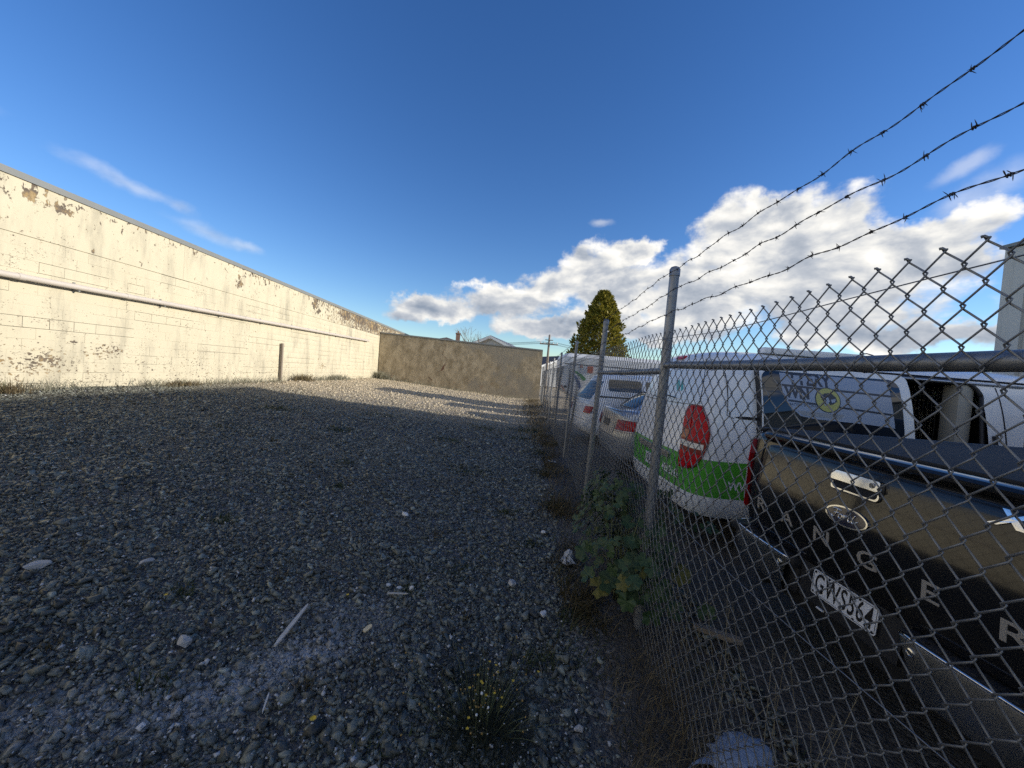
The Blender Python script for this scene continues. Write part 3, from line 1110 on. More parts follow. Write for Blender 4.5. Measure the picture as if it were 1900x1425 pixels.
def build_fence():
    root = thing('chain_link_fence', 'galvanised chain link fence topped with barbed wire between gravel lot and parked vehicles', 'fence', (fx(2.5), 2.5, 0.05))
    off = Vector(root.location)
    lean = lambda i: (0.012, 0.030, 0.012, 0.034, 0.030, 0.012, 0.01, 0.02, 0.0, 0.015, 0.0, 0.0)[i]
    post_off = 0.036
    for i, (y, zt, r) in enumerate(POSTS):
        x = fx(y) + post_off
        z0 = g(x, y) - 0.1
        m = MB()
        px = lambda z: x + lean(i) * (z - 1.2)
        n = 8
        m.tube([Vector((px(z), y, z)) - off for z in np.linspace(z0, zt, n)], r, 16)
        po = m.build('post', M['galv'], root, angle=40)
        m = MB()
        T = Matrix.Translation(Vector((px(zt), y, zt)) - off)
        m.lathe([(r + 0.0035, -0.045), (r + 0.0035, 0.0), (r * 0.85, 0.012), (r * 0.4, 0.018), (0.002, 0.020)], 16, T)
        m.build('post_cap', M['galv'], po, angle=40)
        if 0.3 < y < 7.5:
            # tie wires that hold the mesh to the post
            m = MB()
            for z in (1.93, 1.62, 1.30, 0.95, 0.6):
                ring = []
                for k in range(13):
                    a = 2 * math.pi * k / 12
                    ring.append(Vector((px(z) - 0.012 + (r + 0.008) * 1.25 * math.cos(a), y + (r + 0.003) * math.sin(a), z + 0.012 * math.sin(a * 0.5 + 0.7))) - off)
                m.tube(ring, 0.0017, 5)
            m.build('tie_wire', M['wire'], po, smooth=True)['kind'] = 'stuff'
    # rails (two bays only), behind the mesh
    for (ya, za, yb, zb) in ((-1.55, 1.77, 0.42, 1.795), (0.42, 1.797, 2.5, 1.832), (2.5, 1.793, 4.58, 1.79)):
        m = MB()
        pts = []
        for k in range(9):
            q = k / 8
            y = ya + (yb - ya) * q
            pts.append(Vector((fx(y) + 0.048 - 0.006, y, za + (zb - za) * q - 0.006 * math.sin(math.pi * q))) - off)
        m.tube(pts, 0.0215, 18)
        rl = m.build('rail', M['galv'], root, angle=40)
        m = MB()
        for k in range(5):
            q = 0.1 + k * 0.2
            y = ya + (yb - ya) * q
            zc = za + (zb - za) * q
            ring = [Vector((fx(y) + 0.038 + 0.033 * math.cos(a), y + 0.004 * math.sin(a * .5), zc - 0.004 + 0.026 * math.sin(a))) - off for a in np.linspace(0, 2 * math.pi, 13)]
            m.tube(ring, 0.0017, 5)
        m.build('tie_wire', M['wire'], rl, smooth=True)['kind'] = 'stuff'
    # the woven mesh, one panel for each bay
    a = 0.0375
    az = 0.0428
    bays = list(zip([p[0] for p in POSTS[:-1]], [p[0] for p in POSTS[1:]]))
    nwire = int((POSTS[-1][0] - POSTS[0][0]) / a)
    per_bay = {}
    for i in range(nwire):
        yc = POSTS[0][0] + i * a
        b = max(k for k, (u, v) in enumerate(bays) if yc >= u - 1e-6)
        per_bay.setdefault(b, []).append((i, yc))
    for b, wires in per_bay.items():
        VV, FF = [], []
        nv = 0
        kn = MB()
        for i, yc in wires:
            ymid = yc + a / 2
            zt = mesh_top(ymid)
            zb = g(fx(ymid), ymid) + 0.035
            nseg = int((zt - zb) / az)
            if (i + nseg) % 2: nseg -= 1
            detail = 2 if -0.3 < yc < 3.6 else (1 if yc < 9 else 0)
            r = 0.0022 if yc < 2.0 else 0.0019 if yc < 4.5 else (0.0018 if yc < 9 else 0.0017)
            ns = (6, 4, 3)[2 - detail]
            pts = []
            for k in range(nseg + 1):
                zk = zt - k * az
                side = (k + i) % 2
                ey = yc + a * side
                o = 0.0025 * (1 if side else -1)
                if detail == 2:
                    # bend around the neighbour: short vertical hook, depth swaps
                    pts.append((ey + o, zk + 0.0030, -0.0023 if side else 0.0023, k))
                    pts.append((ey + o * 1.1, zk - 0.0030, 0.0023 if side else -0.0023, k))
                elif detail == 1:
                    pts.append((ey + o, zk + 0.002, -0.002 if side else 0.002, k))
                    pts.append((ey + o, zk - 0.002, 0.002 if side else -0.002, k))
                else:
                    pts.append((ey + o, zk, 0.0, k))
            P = []
            for (yy, zz, dx, k) in pts:
                sag = 0.010 * math.sin(yy * 2.3 + zz * 3.0) + 0.006 * math.sin(yy * 7.1 + 1.0)
                hs = 0.008 * math.sin(zz * 2.2 + yy * 1.3)
                P.append((fx(yy) + bulge(yy, zz) * min(1.0, (2.06 - zz) * 2.2 + 0.15) + dx, yy + hs, zz + sag * 0.5))
            P = np.array(P)
            T = np.gradient(P, axis=0)
            T /= np.linalg.norm(T, axis=1, keepdims=True) + 1e-12
            U = np.tile(np.array([1.0, 0, 0]), (len(P), 1))
            S = np.cross(T, U)
            S /= np.linalg.norm(S, axis=1, keepdims=True) + 1e-12
            U = np.cross(S, T)
            ang = np.arange(ns) * 2 * np.pi / ns
            ring = P[:, None, :] + r * (np.cos(ang)[None, :, None] * S[:, None, :] + np.sin(ang)[None, :, None] * U[:, None, :])
            n = len(P)
            idx = np.arange(n * ns).reshape(n, ns) + nv
            F = np.stack([idx[:-1], np.roll(idx[:-1], -1, 1), np.roll(idx[1:], -1, 1), idx[1:]], -1).reshape(-1, 4)
            VV.append(ring.reshape(-1, 3))
            FF.append(F)
            nv += n * ns
            # knuckled peaks
            if yc < 9 and (i % 2 == 1):
                pk = Vector(P[0])
                # i odd -> k=0 lies on the right extreme
                kn.tube([pk - off + Vector((0.002, -0.006, -0.0045)), pk - off + Vector((0.0, 0.0015, 0.0022)), pk - off + Vector((-0.003, 0.004, 0.001))], 0.0034 if yc < 4.5 else 0.003, 6)
                kn.tube([pk - off + Vector((0.004, 0.001, 0.0)), pk - off + Vector((-0.005, 0.001, 0.002))], 0.0022, 5)
        V = np.concatenate(VV) - np.array(off)
        F = np.concatenate(FF)
        o = link_mesh('wire_mesh', np_mesh('wire_mesh', V, F), M['wire'], root, smooth=True)
        if kn.v:
            kn.build('mesh_knuckle', M['wire'], o, smooth=True)
    # straining wires: top selvedge and a slack one lower down
    for (zf, sg) in ((lambda y: mesh_top(y) - 0.047, 0.012), (lambda y: 1.02 + 0.10 * float(sst(1.2, 6, y)) - 0.09 * float(sst(2.0, 0.3, y)) * 0 - 0.05 * math.exp(-((y - 1.0) / 0.6) ** 2), 0.02)):
        m = MB()
        ys = np.arange(-1.55, 12.0, 0.11)
        m.tube([Vector((fx(y) + 0.006 + bulge(y, zf(y)) * 0.7, y, zf(y) + sg * math.sin(y * 2.9) * math.sin(y * 0.9))) - off for y in ys], 0.0016, 6)
        m.build('straining_wire', M['wire'], root, smooth=True)
    # barbed wire: two twisted strands, a barb about every ten centimetres
    def post_top(y):
        ys = [p[0] for p in POSTS]; zs = [p[1] for p in POSTS]
        return float(np.interp(y, ys, zs))
    rs = random.Random(11)
    for drop in (0.035, 0.165, 0.295):
        m = MB(); bb = MB()
        def pos(y):
            z = post_top(y) - drop
            for (u, v) in bays:
                if u <= y <= v:
                    q = (y - u) / (v - u)
                    z -= 0.018 * 4 * q * (1 - q) * (0.6 + drop)
            wob = 0.004 * math.sin(y * 17 + drop * 40) + 0.003 * math.sin(y * 29 + drop * 9)
            return Vector((fx(y) + 0.005 + 0.006 * math.sin(y * 6 + drop * 20), y, z + wob)) - off
        for ph in (0, math.pi):
            near = []
            for y in np.arange(-1.5, 5.0, 0.011):
                a2 = y * 2 * math.pi / 0.075 + ph
                near.append(pos(y) + Vector((math.cos(a2), 0, math.sin(a2))) * 0.0014)
            m.tube(near, 0.00115, 5)
        m.tube([pos(y) for y in np.arange(4.99, 23.9, 0.25)], 0.0019, 4)
        y = -1.4
        while y < 14:
            c = pos(y)
            if y < 5.5:
                bb.tube([c + Vector((0.0034 * math.cos(q), (q / 12.6 - 0.5) * 0.010, 0.0034 * math.sin(q))) for q in np.linspace(0, 12.6, 13)], 0.0010, 5)
                for k in range(4):
                    an = rs.uniform(0, 2 * math.pi)
                    dv = Vector((math.cos(an), rs.uniform(-0.35, 0.35), math.sin(an))).normalized()
                    s = Vector((0, (-0.005 if k < 2 else 0.005), 0))
                    bb.tube([c + s, c + s + dv * 0.009, c + s + dv * rs.uniform(0.010, 0.017)], [0.0011, 0.0010, 0.0003], 4)
            else:
                for k in range(2):
                    an = rs.uniform(0, math.pi)
                    dv = Vector((math.cos(an), 0.2, math.sin(an))).normalized()
                    bb.tube([c - dv * 0.014, c + dv * 0.014], 0.0014, 3)
            y += rs.uniform(0.092, 0.112)
        w = m.build('barbed_wire', M['rusty'], root, smooth=True)
        bb.build('barb', M['rusty'], w, smooth=True)['kind'] = 'stuff'
    return root


build_fence()
# ------------------------------------------------------------------ vehicle bodies
class Shell:
    """a body as a stack of rounded plan outlines.  local x runs forward from the tail, y to the left, z up"""
    def __init__(self, ctrl, bow=0.03):
        self.c = np.array(ctrl, float)   # z, x_rear, x_front, half width, rear radius, front radius
        self.bow = bow

    def at(self, z):
        c = self.c
        zz = np.clip(z, c[0, 0], c[-1, 0])
        out = []
        for k in range(1, 6):
            out.append(self._pchip(c[:, 0], c[:, k], zz))
        return out

    @staticmethod
    def _pchip(x, y, q):
        h = np.diff(x); dl = np.diff(y) / h
        d = np.zeros(len(x))
        for i in range(1, len(x) - 1):
            if dl[i - 1] * dl[i] > 0:
                w1, w2 = 2 * h[i] + h[i - 1], h[i] + 2 * h[i - 1]
                d[i] = (w1 + w2) / (w1 / dl[i - 1] + w2 / dl[i])
        d[0], d[-1] = dl[0], dl[-1]
        i = int(np.clip(np.searchsorted(x, q) - 1, 0, len(x) - 2))
        t = (q - x[i]) / h[i]
        return float(y[i] * (1 + 2 * t) * (1 - t) ** 2 + h[i] * d[i] * t * (1 - t) ** 2 + y[i + 1] * t * t * (3 - 2 * t) + h[i] * d[i + 1] * t * t * (t - 1))

    def rear_x(self, y, z):
        xr, xf, hw, rr, rf = self.at(z)
        e = max(0.0, abs(y) - (hw - rr))
        e = min(e, rr)
        return xr + rr - math.sqrt(max(0.0, rr * rr - e * e)) - self.bow * (1 - min(1, (y / hw)) ** 2)

    def rear(self, y, z, off=0.0):
        x = self.rear_x(y, z)
        return (x - off, y, z)

    def side(self, x, z, off=0.0, sgn=-1):
        xr, xf, hw, rr, rf = self.at(z)
        return (x, sgn * (hw + off), z)

    def lside(self, x, z, off=0.0):
        return self.side(x, z, off, 1)

    def corner(self, s, z, off=0.0, sgn=-1):
        """distance s along the skin from where the tail starts to turn: s<0 on the tail, s>0 round the corner to the side"""
        xr, xf, hw, rr, rf = self.at(z)
        L = rr * math.pi / 2
        if s < 0:
            y = -(hw - rr) - s
            x = xr - off; yy = y
            nx = 0
        elif s < L:
            a = s / rr
            x = xr + rr - (rr + off) * math.cos(a)
            yy = -(hw - rr) - (rr + off) * math.sin(a)
        else:
            x = xr + rr + (s - L)
            yy = -(hw + off)
        w = 1 - min(1.0, abs(yy) / hw) ** 2
        if s < L:
            x -= self.bow * w
        return (x, yy * (1 if sgn < 0 else -1), z)

    def build(self, name, mat, parent, zs, stations, hole=None, roof=None, angle=38, nfloor=True):
        m = MB()
        rings = []
        NA = 6
        for z in zs:
            xr, xf, hw, rr, rf = self.at(z)
            P = []
            lo, hi = xr + rr, xf - rf
            st = [min(max(s, lo), hi) for s in stations]
            for s in reversed(st):
                P.append((s, -hw, z))
            for k in range(1, NA + 1):
                a = math.pi / 2 * k / NA
                P.append((xr + rr - rr * math.sin(a), -(hw - rr) - rr * math.cos(a), z))
            for k in range(1, 8):
                P.append((xr, -(hw - rr) + 2 * (hw - rr) * k / 8, z))
            for k in range(NA):
                a = math.pi / 2 * k / NA
                P.append((xr + rr - rr * math.cos(a), (hw - rr) + rr * math.sin(a), z))
            for s in st:
                P.append((s, hw, z))
            for k in range(1, NA + 1):
                a = math.pi / 2 * k / NA
                P.append((xf - rf + rf * math.sin(a), (hw - rf) + rf * math.cos(a), z))
            for k in range(1, 8):
                P.append((xf, (hw - rf) - 2 * (hw - rf) * k / 8, z))
            for k in range(NA):
                a = math.pi / 2 * k / NA
                P.append((xf - rf + rf * math.cos(a), -(hw - rf) - rf * math.sin(a), z))
            Q = []
            for (x, y, zz) in P:
                w = 1 - min(1.0, abs(y) / hw) ** 2
                if x <= xr + rr + 1e-6:
                    x -= self.bow * w
                if x >= xf - rf - 1e-6:
                    x += self.bow * 2 * w
                Q.append((x, y, zz))
            rings.append(Q)
        n = len(rings[0])
        V = [p for rg in rings for p in rg]
        F = []
        for i in range(len(rings) - 1):
            for k in range(n):
                a, b = i * n + k, i * n + (k + 1) % n
                c, d = (i + 1) * n + (k + 1) % n, (i + 1) * n + k
                if hole:
                    cx = sum(V[q][0] for q in (a, b, c, d)) / 4; cy = sum(V[q][1] for q in (a, b, c, d)) / 4; cz = sum(V[q][2] for q in (a, b, c, d)) / 4
                    if cy < -0.3 and hole[0] < cx < hole[1] and hole[2] < cz < hole[3]:
                        continue
                F.append((a, b, c, d))
        F.append(tuple((len(rings) - 1) * n + k for k in range(n)))
        if nfloor:
            F.append(tuple(range(n))[::-1])
        m.add(V, F)
        return m.build(name, mat, parent, angle=angle)


def wheel(parent, x, y, r=0.34, w=0.22, sgn=-1):
    T = Matrix.Translation((x, y, r)) @ Matrix.Rotation(R(90), 4, 'X')
    m = MB()
    hw = w / 2
    prof = [(r * 0.60, -hw * 0.9), (r * 0.80, -hw), (r * 0.95, -hw * 0.92), (r, -hw * 0.70), (r, hw * 0.70), (r * 0.95, hw * 0.92), (r * 0.80, hw), (r * 0.60, hw * 0.9)]
    m.lathe(prof, 28, T)
    wh = m.build('wheel', M['rubber'], parent, angle=30)
    m = MB()
    s = -sgn if sgn < 0 else -1
    zz = hw * 0.93 * (1 if sgn < 0 else -1)
    m.lathe([(r * 0.58, zz * 0.86), (r * 0.58, zz), (r * 0.50, zz * 1.02), (r * 0.46, zz * 0.7), (r * 0.16, zz * 0.8), (r * 0.13, zz * 1.0), (0.01, zz * 1.02)], 28, T)
    for k in range(5):
        a = 2 * math.pi * k / 5
        m.box(r * 0.10, r * 0.52, -0.022, 0.022, zz * 0.78, zz * 1.0, T @ Matrix.Rotation(a, 4, 'Z'))
    m.build('rim', M['rim'], wh, angle=30)
    return wh


def arch(parent, sh, x, r, z0=0.30, sgn=-1):
    """dark wheel opening laid into the side skin"""
    P = [(x + r * math.cos(a), r * 0.92 + r * math.sin(a) - 0.03) for a in np.linspace(R(-12), R(192), 17)]
    P = [(u, max(z0, v)) for u, v in P]
    fn = (lambda u, v, o: sh.side(u, v, o, sgn))
    panel('wheel_opening', P, fn, -0.01, 0.003, M['dark'], parent, cuts=1)


# ---------------------------------------------------------------- black pickup
LOT = 0.18


def build_pickup():
    root = thing('pickup_truck', 'glossy black pickup truck backed up to the fence, silver letters across its tailgate', 'pickup', (1.70, 1.845, LOT), R(0.5))
    # bed sides
    bed = Shell([(0.50, 0.10, 2.0, 0.90, 0.10, 0.02), (0.62, 0.05, 2.0, 0.925, 0.12, 0.02), (0.80, 0.02, 2.0, 0.93, 0.13, 0.02), (1.00, 0.02, 2.0, 0.925, 0.13, 0.02), (1.15, 0.03, 2.0, 0.915, 0.13, 0.02), (1.245, 0.045, 2.0, 0.895, 0.13, 0.02), (1.265, 0.07, 2.0, 0.87, 0.12, 0.02)], bow=0.0)
    zs = [0.5, 0.56, 0.62, 0.7, 0.8, 0.9, 1.0, 1.08, 1.15, 1.2, 1.235, 1.255, 1.265]
    # the tail is set forward so that the tailgate is a panel of its own
    body = bed.build('bed', M['black_paint'], root, zs, [0.2, 0.6, 1.0, 1.4, 1.8, 1.95])
    # soft cover and its rails behind the tailgate
    m = MB(); m.bbox(0.10, 1.98, -0.82, 0.82, 1.262, 1.285, 0.008); m.build('tonneau_cover', M['rubber'], root, angle=40)
    m = MB()
    for s in (-1, 1):
        m.bbox(0.06, 1.99, s * 0.855 - 0.03, s * 0.855 + 0.03, 1.255, 1.283, 0.01)
    m.build('bed_rail_cap', M['black_plastic'], root, angle=40)
    # tailgate: profile swept across, slightly crowned
    prof = [(0.615, 0.055), (0.625, 0.012), (0.66, -0.006), (0.74, -0.016), (0.80, -0.020), (0.86, -0.022), (0.91, -0.019), (0.95, -0.014), (0.99, -0.007), (1.03, 0.000), (1.07, 0.008), (1.10, 0.015), (1.13, 0.022), (1.155, 0.028), (1.185, 0.036), (1.197, 0.042), (1.203, 0.044), (1.212, 0.036), (1.225, 0.018), (1.240, 0.006), (1.256, 0.006), (1.268, 0.016), (1.274, 0.035), (1.274, 0.07)]

    def tg_x(y, z):
        zz = [p[0] for p in prof[:-1]]; xx = [p[1] for p in prof[:-1]]
        x = float(np.interp(z, zz, xx))
        q = abs(y) / 0.735
        return x - 0.022 * (1 - q * q) + 0.02 * max(0, (q - 0.93) / 0.07) ** 2

    def tg(y, z, off=0.0):
        return (tg_x(y, z) - off, y, z)

    m = MB()
    ny = 40
    V, F = [], []
    fine = []
    for (z0, x0), (z1, x1) in zip(prof[:-1], prof[1:]):
        steps = max(1, int(abs(z1 - z0) / 0.03))
        for k in range(steps):
            fine.append((z0 + (z1 - z0) * k / steps, x0 + (x1 - x0) * k / steps))
    fine.append(prof[-1])
    for i in range(ny + 1):
        y = -0.735 + 1.47 * i / ny
        q = abs(y) / 0.735
        for z, x in fine:
            V.append((x - 0.022 * (1 - q * q) + 0.02 * max(0, (q - 0.93) / 0.07) ** 2, y, z))
    n = len(fine)
    for i in range(ny):
        for k in range(n - 1):
            F.append((i * n + k, i * n + k + 1, (i + 1) * n + k + 1, (i + 1) * n + k))
    F.append(tuple(range(n))); F.append(tuple(ny * n + k for k in range(n)))
    gate = m.add(V, F).build('tailgate', M['black_paint'], root, angle=32)
    # moulded strip below the lip
    panel('tailgate_moulding', rrect(-0.73, 0.73, 1.199, 1.213, 0.005), tg, 0.0, 0.004, M['black_plastic'], gate, cuts=6)
    # release handle: chrome pull above a dark hand hole, keyhole at one end
    hy = 0.0
    panel('handle_recess', rrect(-0.135, 0.135, 1.062, 1.165, 0.035), tg, -0.004, 0.004, M['black_plastic'], gate, cuts=3)
    panel('handle_surround', rrect(-0.128, 0.128, 1.070, 1.106, 0.017), tg, 0.0, 0.010, M['chrome'], gate, cuts=2)
    panel('handle_hollow', rrect(-0.118, 0.118, 1.077, 1.130, 0.015), tg, 0.0, 0.0115, M['seam'], gate, cuts=2)
    hd = panel('tailgate_handle', rrect(-0.128, 0.128, 1.116, 1.162, 0.012), tg, 0.0, 0.024, M['chrome'], gate, cuts=3)
    T = Matrix.Translation(tg(-0.095, 1.139, 0.024)) @ Matrix.Rotation(R(-90), 4, 'Y')
    m = MB(); m.lathe([(0.013, 0), (0.013, 0.003), (0.010, 0.004), (0.010, 0.002), (0.006, 0.002), (0.006, 0.0045), (0.001, 0.0045)], 18, T); m.build('keyhole', M['satin_chrome'], hd, angle=30)
    # oval emblem with script
    ez, ew, eh = 0.955, 0.115, 0.047
    el = lambda kx, kz: [(kx * math.cos(a), ez + kz * math.sin(a)) for a in np.linspace(0, 2 * math.pi, 40)[:-1]]
    em = panel('emblem', el(ew, eh), tg, 0.0, 0.009, M['chrome'], gate, cuts=2)
    panel('emblem_field', el(ew * 0.92, eh * 0.85), tg, 0.006, 0.0105, M['emblem_blue'], em, cuts=2)
    text_script(em, tg, 0.0, ez)
    # lettering across the tailgate
    for s, y in zip('RANGER', (0.625, 0.382, 0.128, -0.128, -0.382, -0.625)):
        text_on('letter', s, 0.105, tg, y, 0.803, M['letter_silver'], gate, off=0.0012, thick=0.0015, flip=-1, bold=0.0008, sx=1.45)
    badge = text_on('trim_badge', 'XLT', 0.078, tg, -0.612, 1.158, M['chrome'], gate, off=0.001, thick=0.004, flip=-1, bold=0.003, sx=1.5, shear=0.25)
    # lamps: a tall cluster wrapping each rear corner
    for sg, nm in ((-1, 'tail_lamp'), (1, 'tail_lamp')):
        fn = lambda s, z, o, sg=sg: bed.corner(s, z, o, sg)
        lamp = panel(nm, [(0.045, 0.72), (0.14, 0.70), (0.26, 0.74), (0.32, 0.95), (0.30, 1.14), (0.20, 1.20), (0.07, 1.195), (0.04, 1.10)], fn, -0.01, 0.022, M['dark_red'], root, cuts=4)
        panel('lens', [(0.05, 0.99), (0.29, 0.99), (0.285, 1.13), (0.19, 1.185), (0.07, 1.18), (0.05, 1.09)], fn, 0.01, 0.026, M['red_lens'], lamp, cuts=4)
        panel('lens', [(0.05, 0.865), (0.26, 0.865), (0.275, 0.98), (0.05, 0.98)], fn, 0.01, 0.026, M['clear_lens'], lamp, cuts=4)
        panel('lens', [(0.05, 0.775), (0.245, 0.775), (0.26, 0.855), (0.05, 0.855)], fn, 0.01, 0.025, M['clear_lens'], lamp, cuts=4)
        panel('lens', [(0.05, 0.73), (0.23, 0.745), (0.245, 0.77), (0.05, 0.765)], fn, 0.01, 0.025, M['red_lens'], lamp, cuts=4)
        # body quarter between lamp and gate stays on the shell; gap line
        line_on('gate_gap', [(-0.055, z) for z in np.linspace(0.64, 1.25, 10)], fn, 0.006, M['seam'], root)
    # bumper: black centre with step pad and plate recess, bright corner pieces
    m = MB()
    for s in (-1, 1):
        m.bbox(-0.045, 0.16, min(s * 0.29, s * 0.905), max(s * 0.29, s * 0.905), 0.550, 0.612, 0.02)
        m.bbox(-0.010, 0.14, min(s * 0.29, s * 0.90), max(s * 0.29, s * 0.90), 0.40, 0.56, 0.025)
    m.bbox(0.01, 0.15, -0.295, 0.295, 0.40, 0.66, 0.012)
    bumper = m.build('bumper', M['black_plastic'], root, angle=35)
    m = MB()
    for k in range(9):
        for s in (-1, 1):
            m.box(-0.046, 0.05, s * 0.33 - 0.0 + s * 0.055 * k - 0.008, s * 0.33 + s * 0.055 * k + 0.008, 0.612, 0.617)
    m.build('step_tread', M['black_plastic'], bumper)['kind'] = 'stuff'
    m = MB()
    V = [(0.004, -0.285, 0.655), (0.004, 0.285, 0.655), (-0.012, 0.27, 0.43), (-0.012, -0.27, 0.43), (0.03, -0.285, 0.655), (0.03, 0.285, 0.655), (0.03, 0.27, 0.43), (0.03, -0.27, 0.43)]
    m.add(V, [(0, 1, 2, 3), (4, 7, 6, 5), (0, 4, 5, 1), (1, 5, 6, 2), (2, 6, 7, 3), (3, 7, 4, 0)])
    m.build('plate_recess', M['black_plastic'], bumper)
    for s in (-1, 1):
        # pressed metal end: bright top edge, face, and the part that turns the corner
        m = MB()
        V, F = [], []
        path = [(0.31, -0.052), (0.36, -0.058), (0.50, -0.057), (0.68, -0.050), (0.80, -0.034), (0.875, 0.0), (0.915, 0.05), (0.925, 0.15)]
        rows_ = [(0.600, 0.0), (0.594, -0.008), (0.560, -0.010), (0.50, -0.004), (0.44, 0.006), (0.39, 0.022)]
        for (yy, xx) in path:
            for (zz, dx) in rows_:
                cut = 0.0 if yy > 0.32 else (0.60 - zz) * 0.42
                V.append((xx + dx, s * (yy - cut * 0.0 + (0.0 if yy > 0.32 else (0.60 - zz) * 0.35)), zz))
        nr = len(rows_)
        for i in range(len(path) - 1):
            for k in range(nr - 1):
                F.append((i * nr + k, i * nr + k + 1, (i + 1) * nr + k + 1, (i + 1) * nr + k))
        m.add(V, F)
        V2 = [(x + 0.006, y, z) for x, y, z in V]
        m.add(V2, [f[::-1] for f in F])
        ce = m.build('bumper_end', M['satin_chrome'], bumper, angle=30)
        m = MB()
        m.tube([(xx - 0.004, s * yy, 0.603) for yy, xx in path], 0.007, 8)
        m.build('bright_edge', M['chrome'], ce, smooth=True)
        m = MB()
        T = Matrix.Translation((-0.067, s * 0.365, 0.555)) @ Matrix.Rotation(R(-90), 4, 'Y')
        m.lathe([(0.016, 0), (0.016, 0.004), (0.011, 0.006), (0.010, 0.003), (0.001, 0.003)], 16, T)
        m.build('bolt', M['chrome'], ce, angle=30)
    # number plate
    def pl(u, v, off=0.0):
        return (-0.016 - 0.010 * (0.545 - v) / 0.13 - off, u, v)
    pz = 0.552
    plate = panel('number_plate', rrect(-0.18, 0.18, pz - 0.0625, pz + 0.0625, 0.012), pl, -0.001, 0.003, M['plate'], bumper, cuts=0)
    V0 = rrect(-0.174, 0.174, pz - 0.0565, pz + 0.0565, 0.010)
    m = MB(); m.tube([pl(u, v, 0.0032) for u, v in V0 + V0[:1]], 0.0014, 4); m.build('plate_border', M['print_black'], plate)
    text_on('plate_number', 'GWS564', 0.136, pl, 0.0, pz - 0.002, M['print_black'], plate, off=0.0042, flip=-1, bold=0.0018, sx=0.60, spacing=1.10)
    m = MB()
    for (u, v) in ((0.165, pz + 0.05), (-0.165, pz - 0.05), (0.165, pz - 0.05), (0.08, pz + 0.052), (-0.09, pz + 0.052), (-0.07, pz - 0.052)):
        T = Matrix.Translation(pl(u, v, 0.003)) @ Matrix.Rotation(R(-90), 4, 'Y')
        m.lathe([(0.005, 0), (0.005, 0.0025), (0.001, 0.003)], 10, T)
    m.build('plate_screw', M['print_black'], plate)['kind'] = 'stuff'
    m = MB(); m.box(-0.020, -0.008, 0.10, 0.14, 0.425, 0.432); m.build('paint_chip', M['print_white'], bumper)
    # tow bar, chassis
    m = MB(); m.bbox(-0.02, 1.9, -0.62, -0.54, 0.33, 0.47, 0.01); m.bbox(-0.02, 1.9, 0.54, 0.62, 0.33, 0.47, 0.01); m.bbox(0.02, 0.12, -0.6, 0.6, 0.34, 0.46, 0.01); m.bbox(0.1, 1.9, -0.8, 0.8, 0.50, 0.56, 0.01)
    m.build('chassis', M['dark'], root)
    # cab and nose
    low = Shell([(0.34, 2.03, 5.15, 0.88, 0.02, 0.25), (0.5, 2.03, 5.28, 0.92, 0.02, 0.3), (0.85, 2.03, 5.30, 0.925, 0.02, 0.3), (1.05, 2.03, 5.2, 0.91, 0.02, 0.3), (1.14, 2.03, 5.0, 0.89, 0.02, 0.35)], bow=0.0)
    low.build('cab_body', M['black_paint'], root, [0.34, 0.45, 0.6, 0.75, 0.9, 1.05, 1.1, 1.14], [2.1, 2.8, 3.4, 4.0, 4.6])
    up = Shell([(1.12, 2.03, 4.15, 0.88, 0.05, 0.2), (1.2, 2.05, 4.0, 0.86, 0.06, 0.2), (1.5, 2.16, 3.6, 0.76, 0.10, 0.2), (1.68, 2.28, 3.25, 0.68, 0.15, 0.2), (1.76, 2.45, 3.0, 0.55, 0.2, 0.2), (1.78, 2.6, 2.9, 0.35, 0.1, 0.1)], bow=0.02)
    cab = up.build('cab_roof', M['black_paint'], root, [1.12, 1.2, 1.3, 1.4, 1.5, 1.6, 1.68, 1.73, 1.76, 1.78], [2.4, 2.7, 3.0, 3.4])
    for sg in (-1, 1):
        fn = lambda u, v, o, sg=sg: up.side(u, v, o, sg)
        panel('side_window', [(2.22, 1.19), (2.98, 1.19), (2.98, 1.58), (2.42, 1.58)], fn, -0.002, 0.004, M['glass'], cab, cuts=2)
        panel('side_window', [(3.05, 1.19), (3.85, 1.19), (3.40, 1.58), (3.05, 1.58)], fn, -0.002, 0.004, M['glass'], cab, cuts=2)
    panel('rear_window', rrect(-0.58, 0.58, 1.20, 1.58, 0.06), lambda u, v, o: up.rear(u, v, o), -0.002, 0.005, M['glass'], cab, cuts=3)
    for x, sg in ((1.05, -1), (1.05, 1), (4.25, -1), (4.25, 1)):
        wheel(root, x, sg * 0.78, 0.375, 0.25, sg)
    for sg in (-1, 1):
        arch(root, bed, 1.05, 0.43, 0.51, sg)
        arch(root, low, 4.25, 0.43, 0.36, sg)
    return root


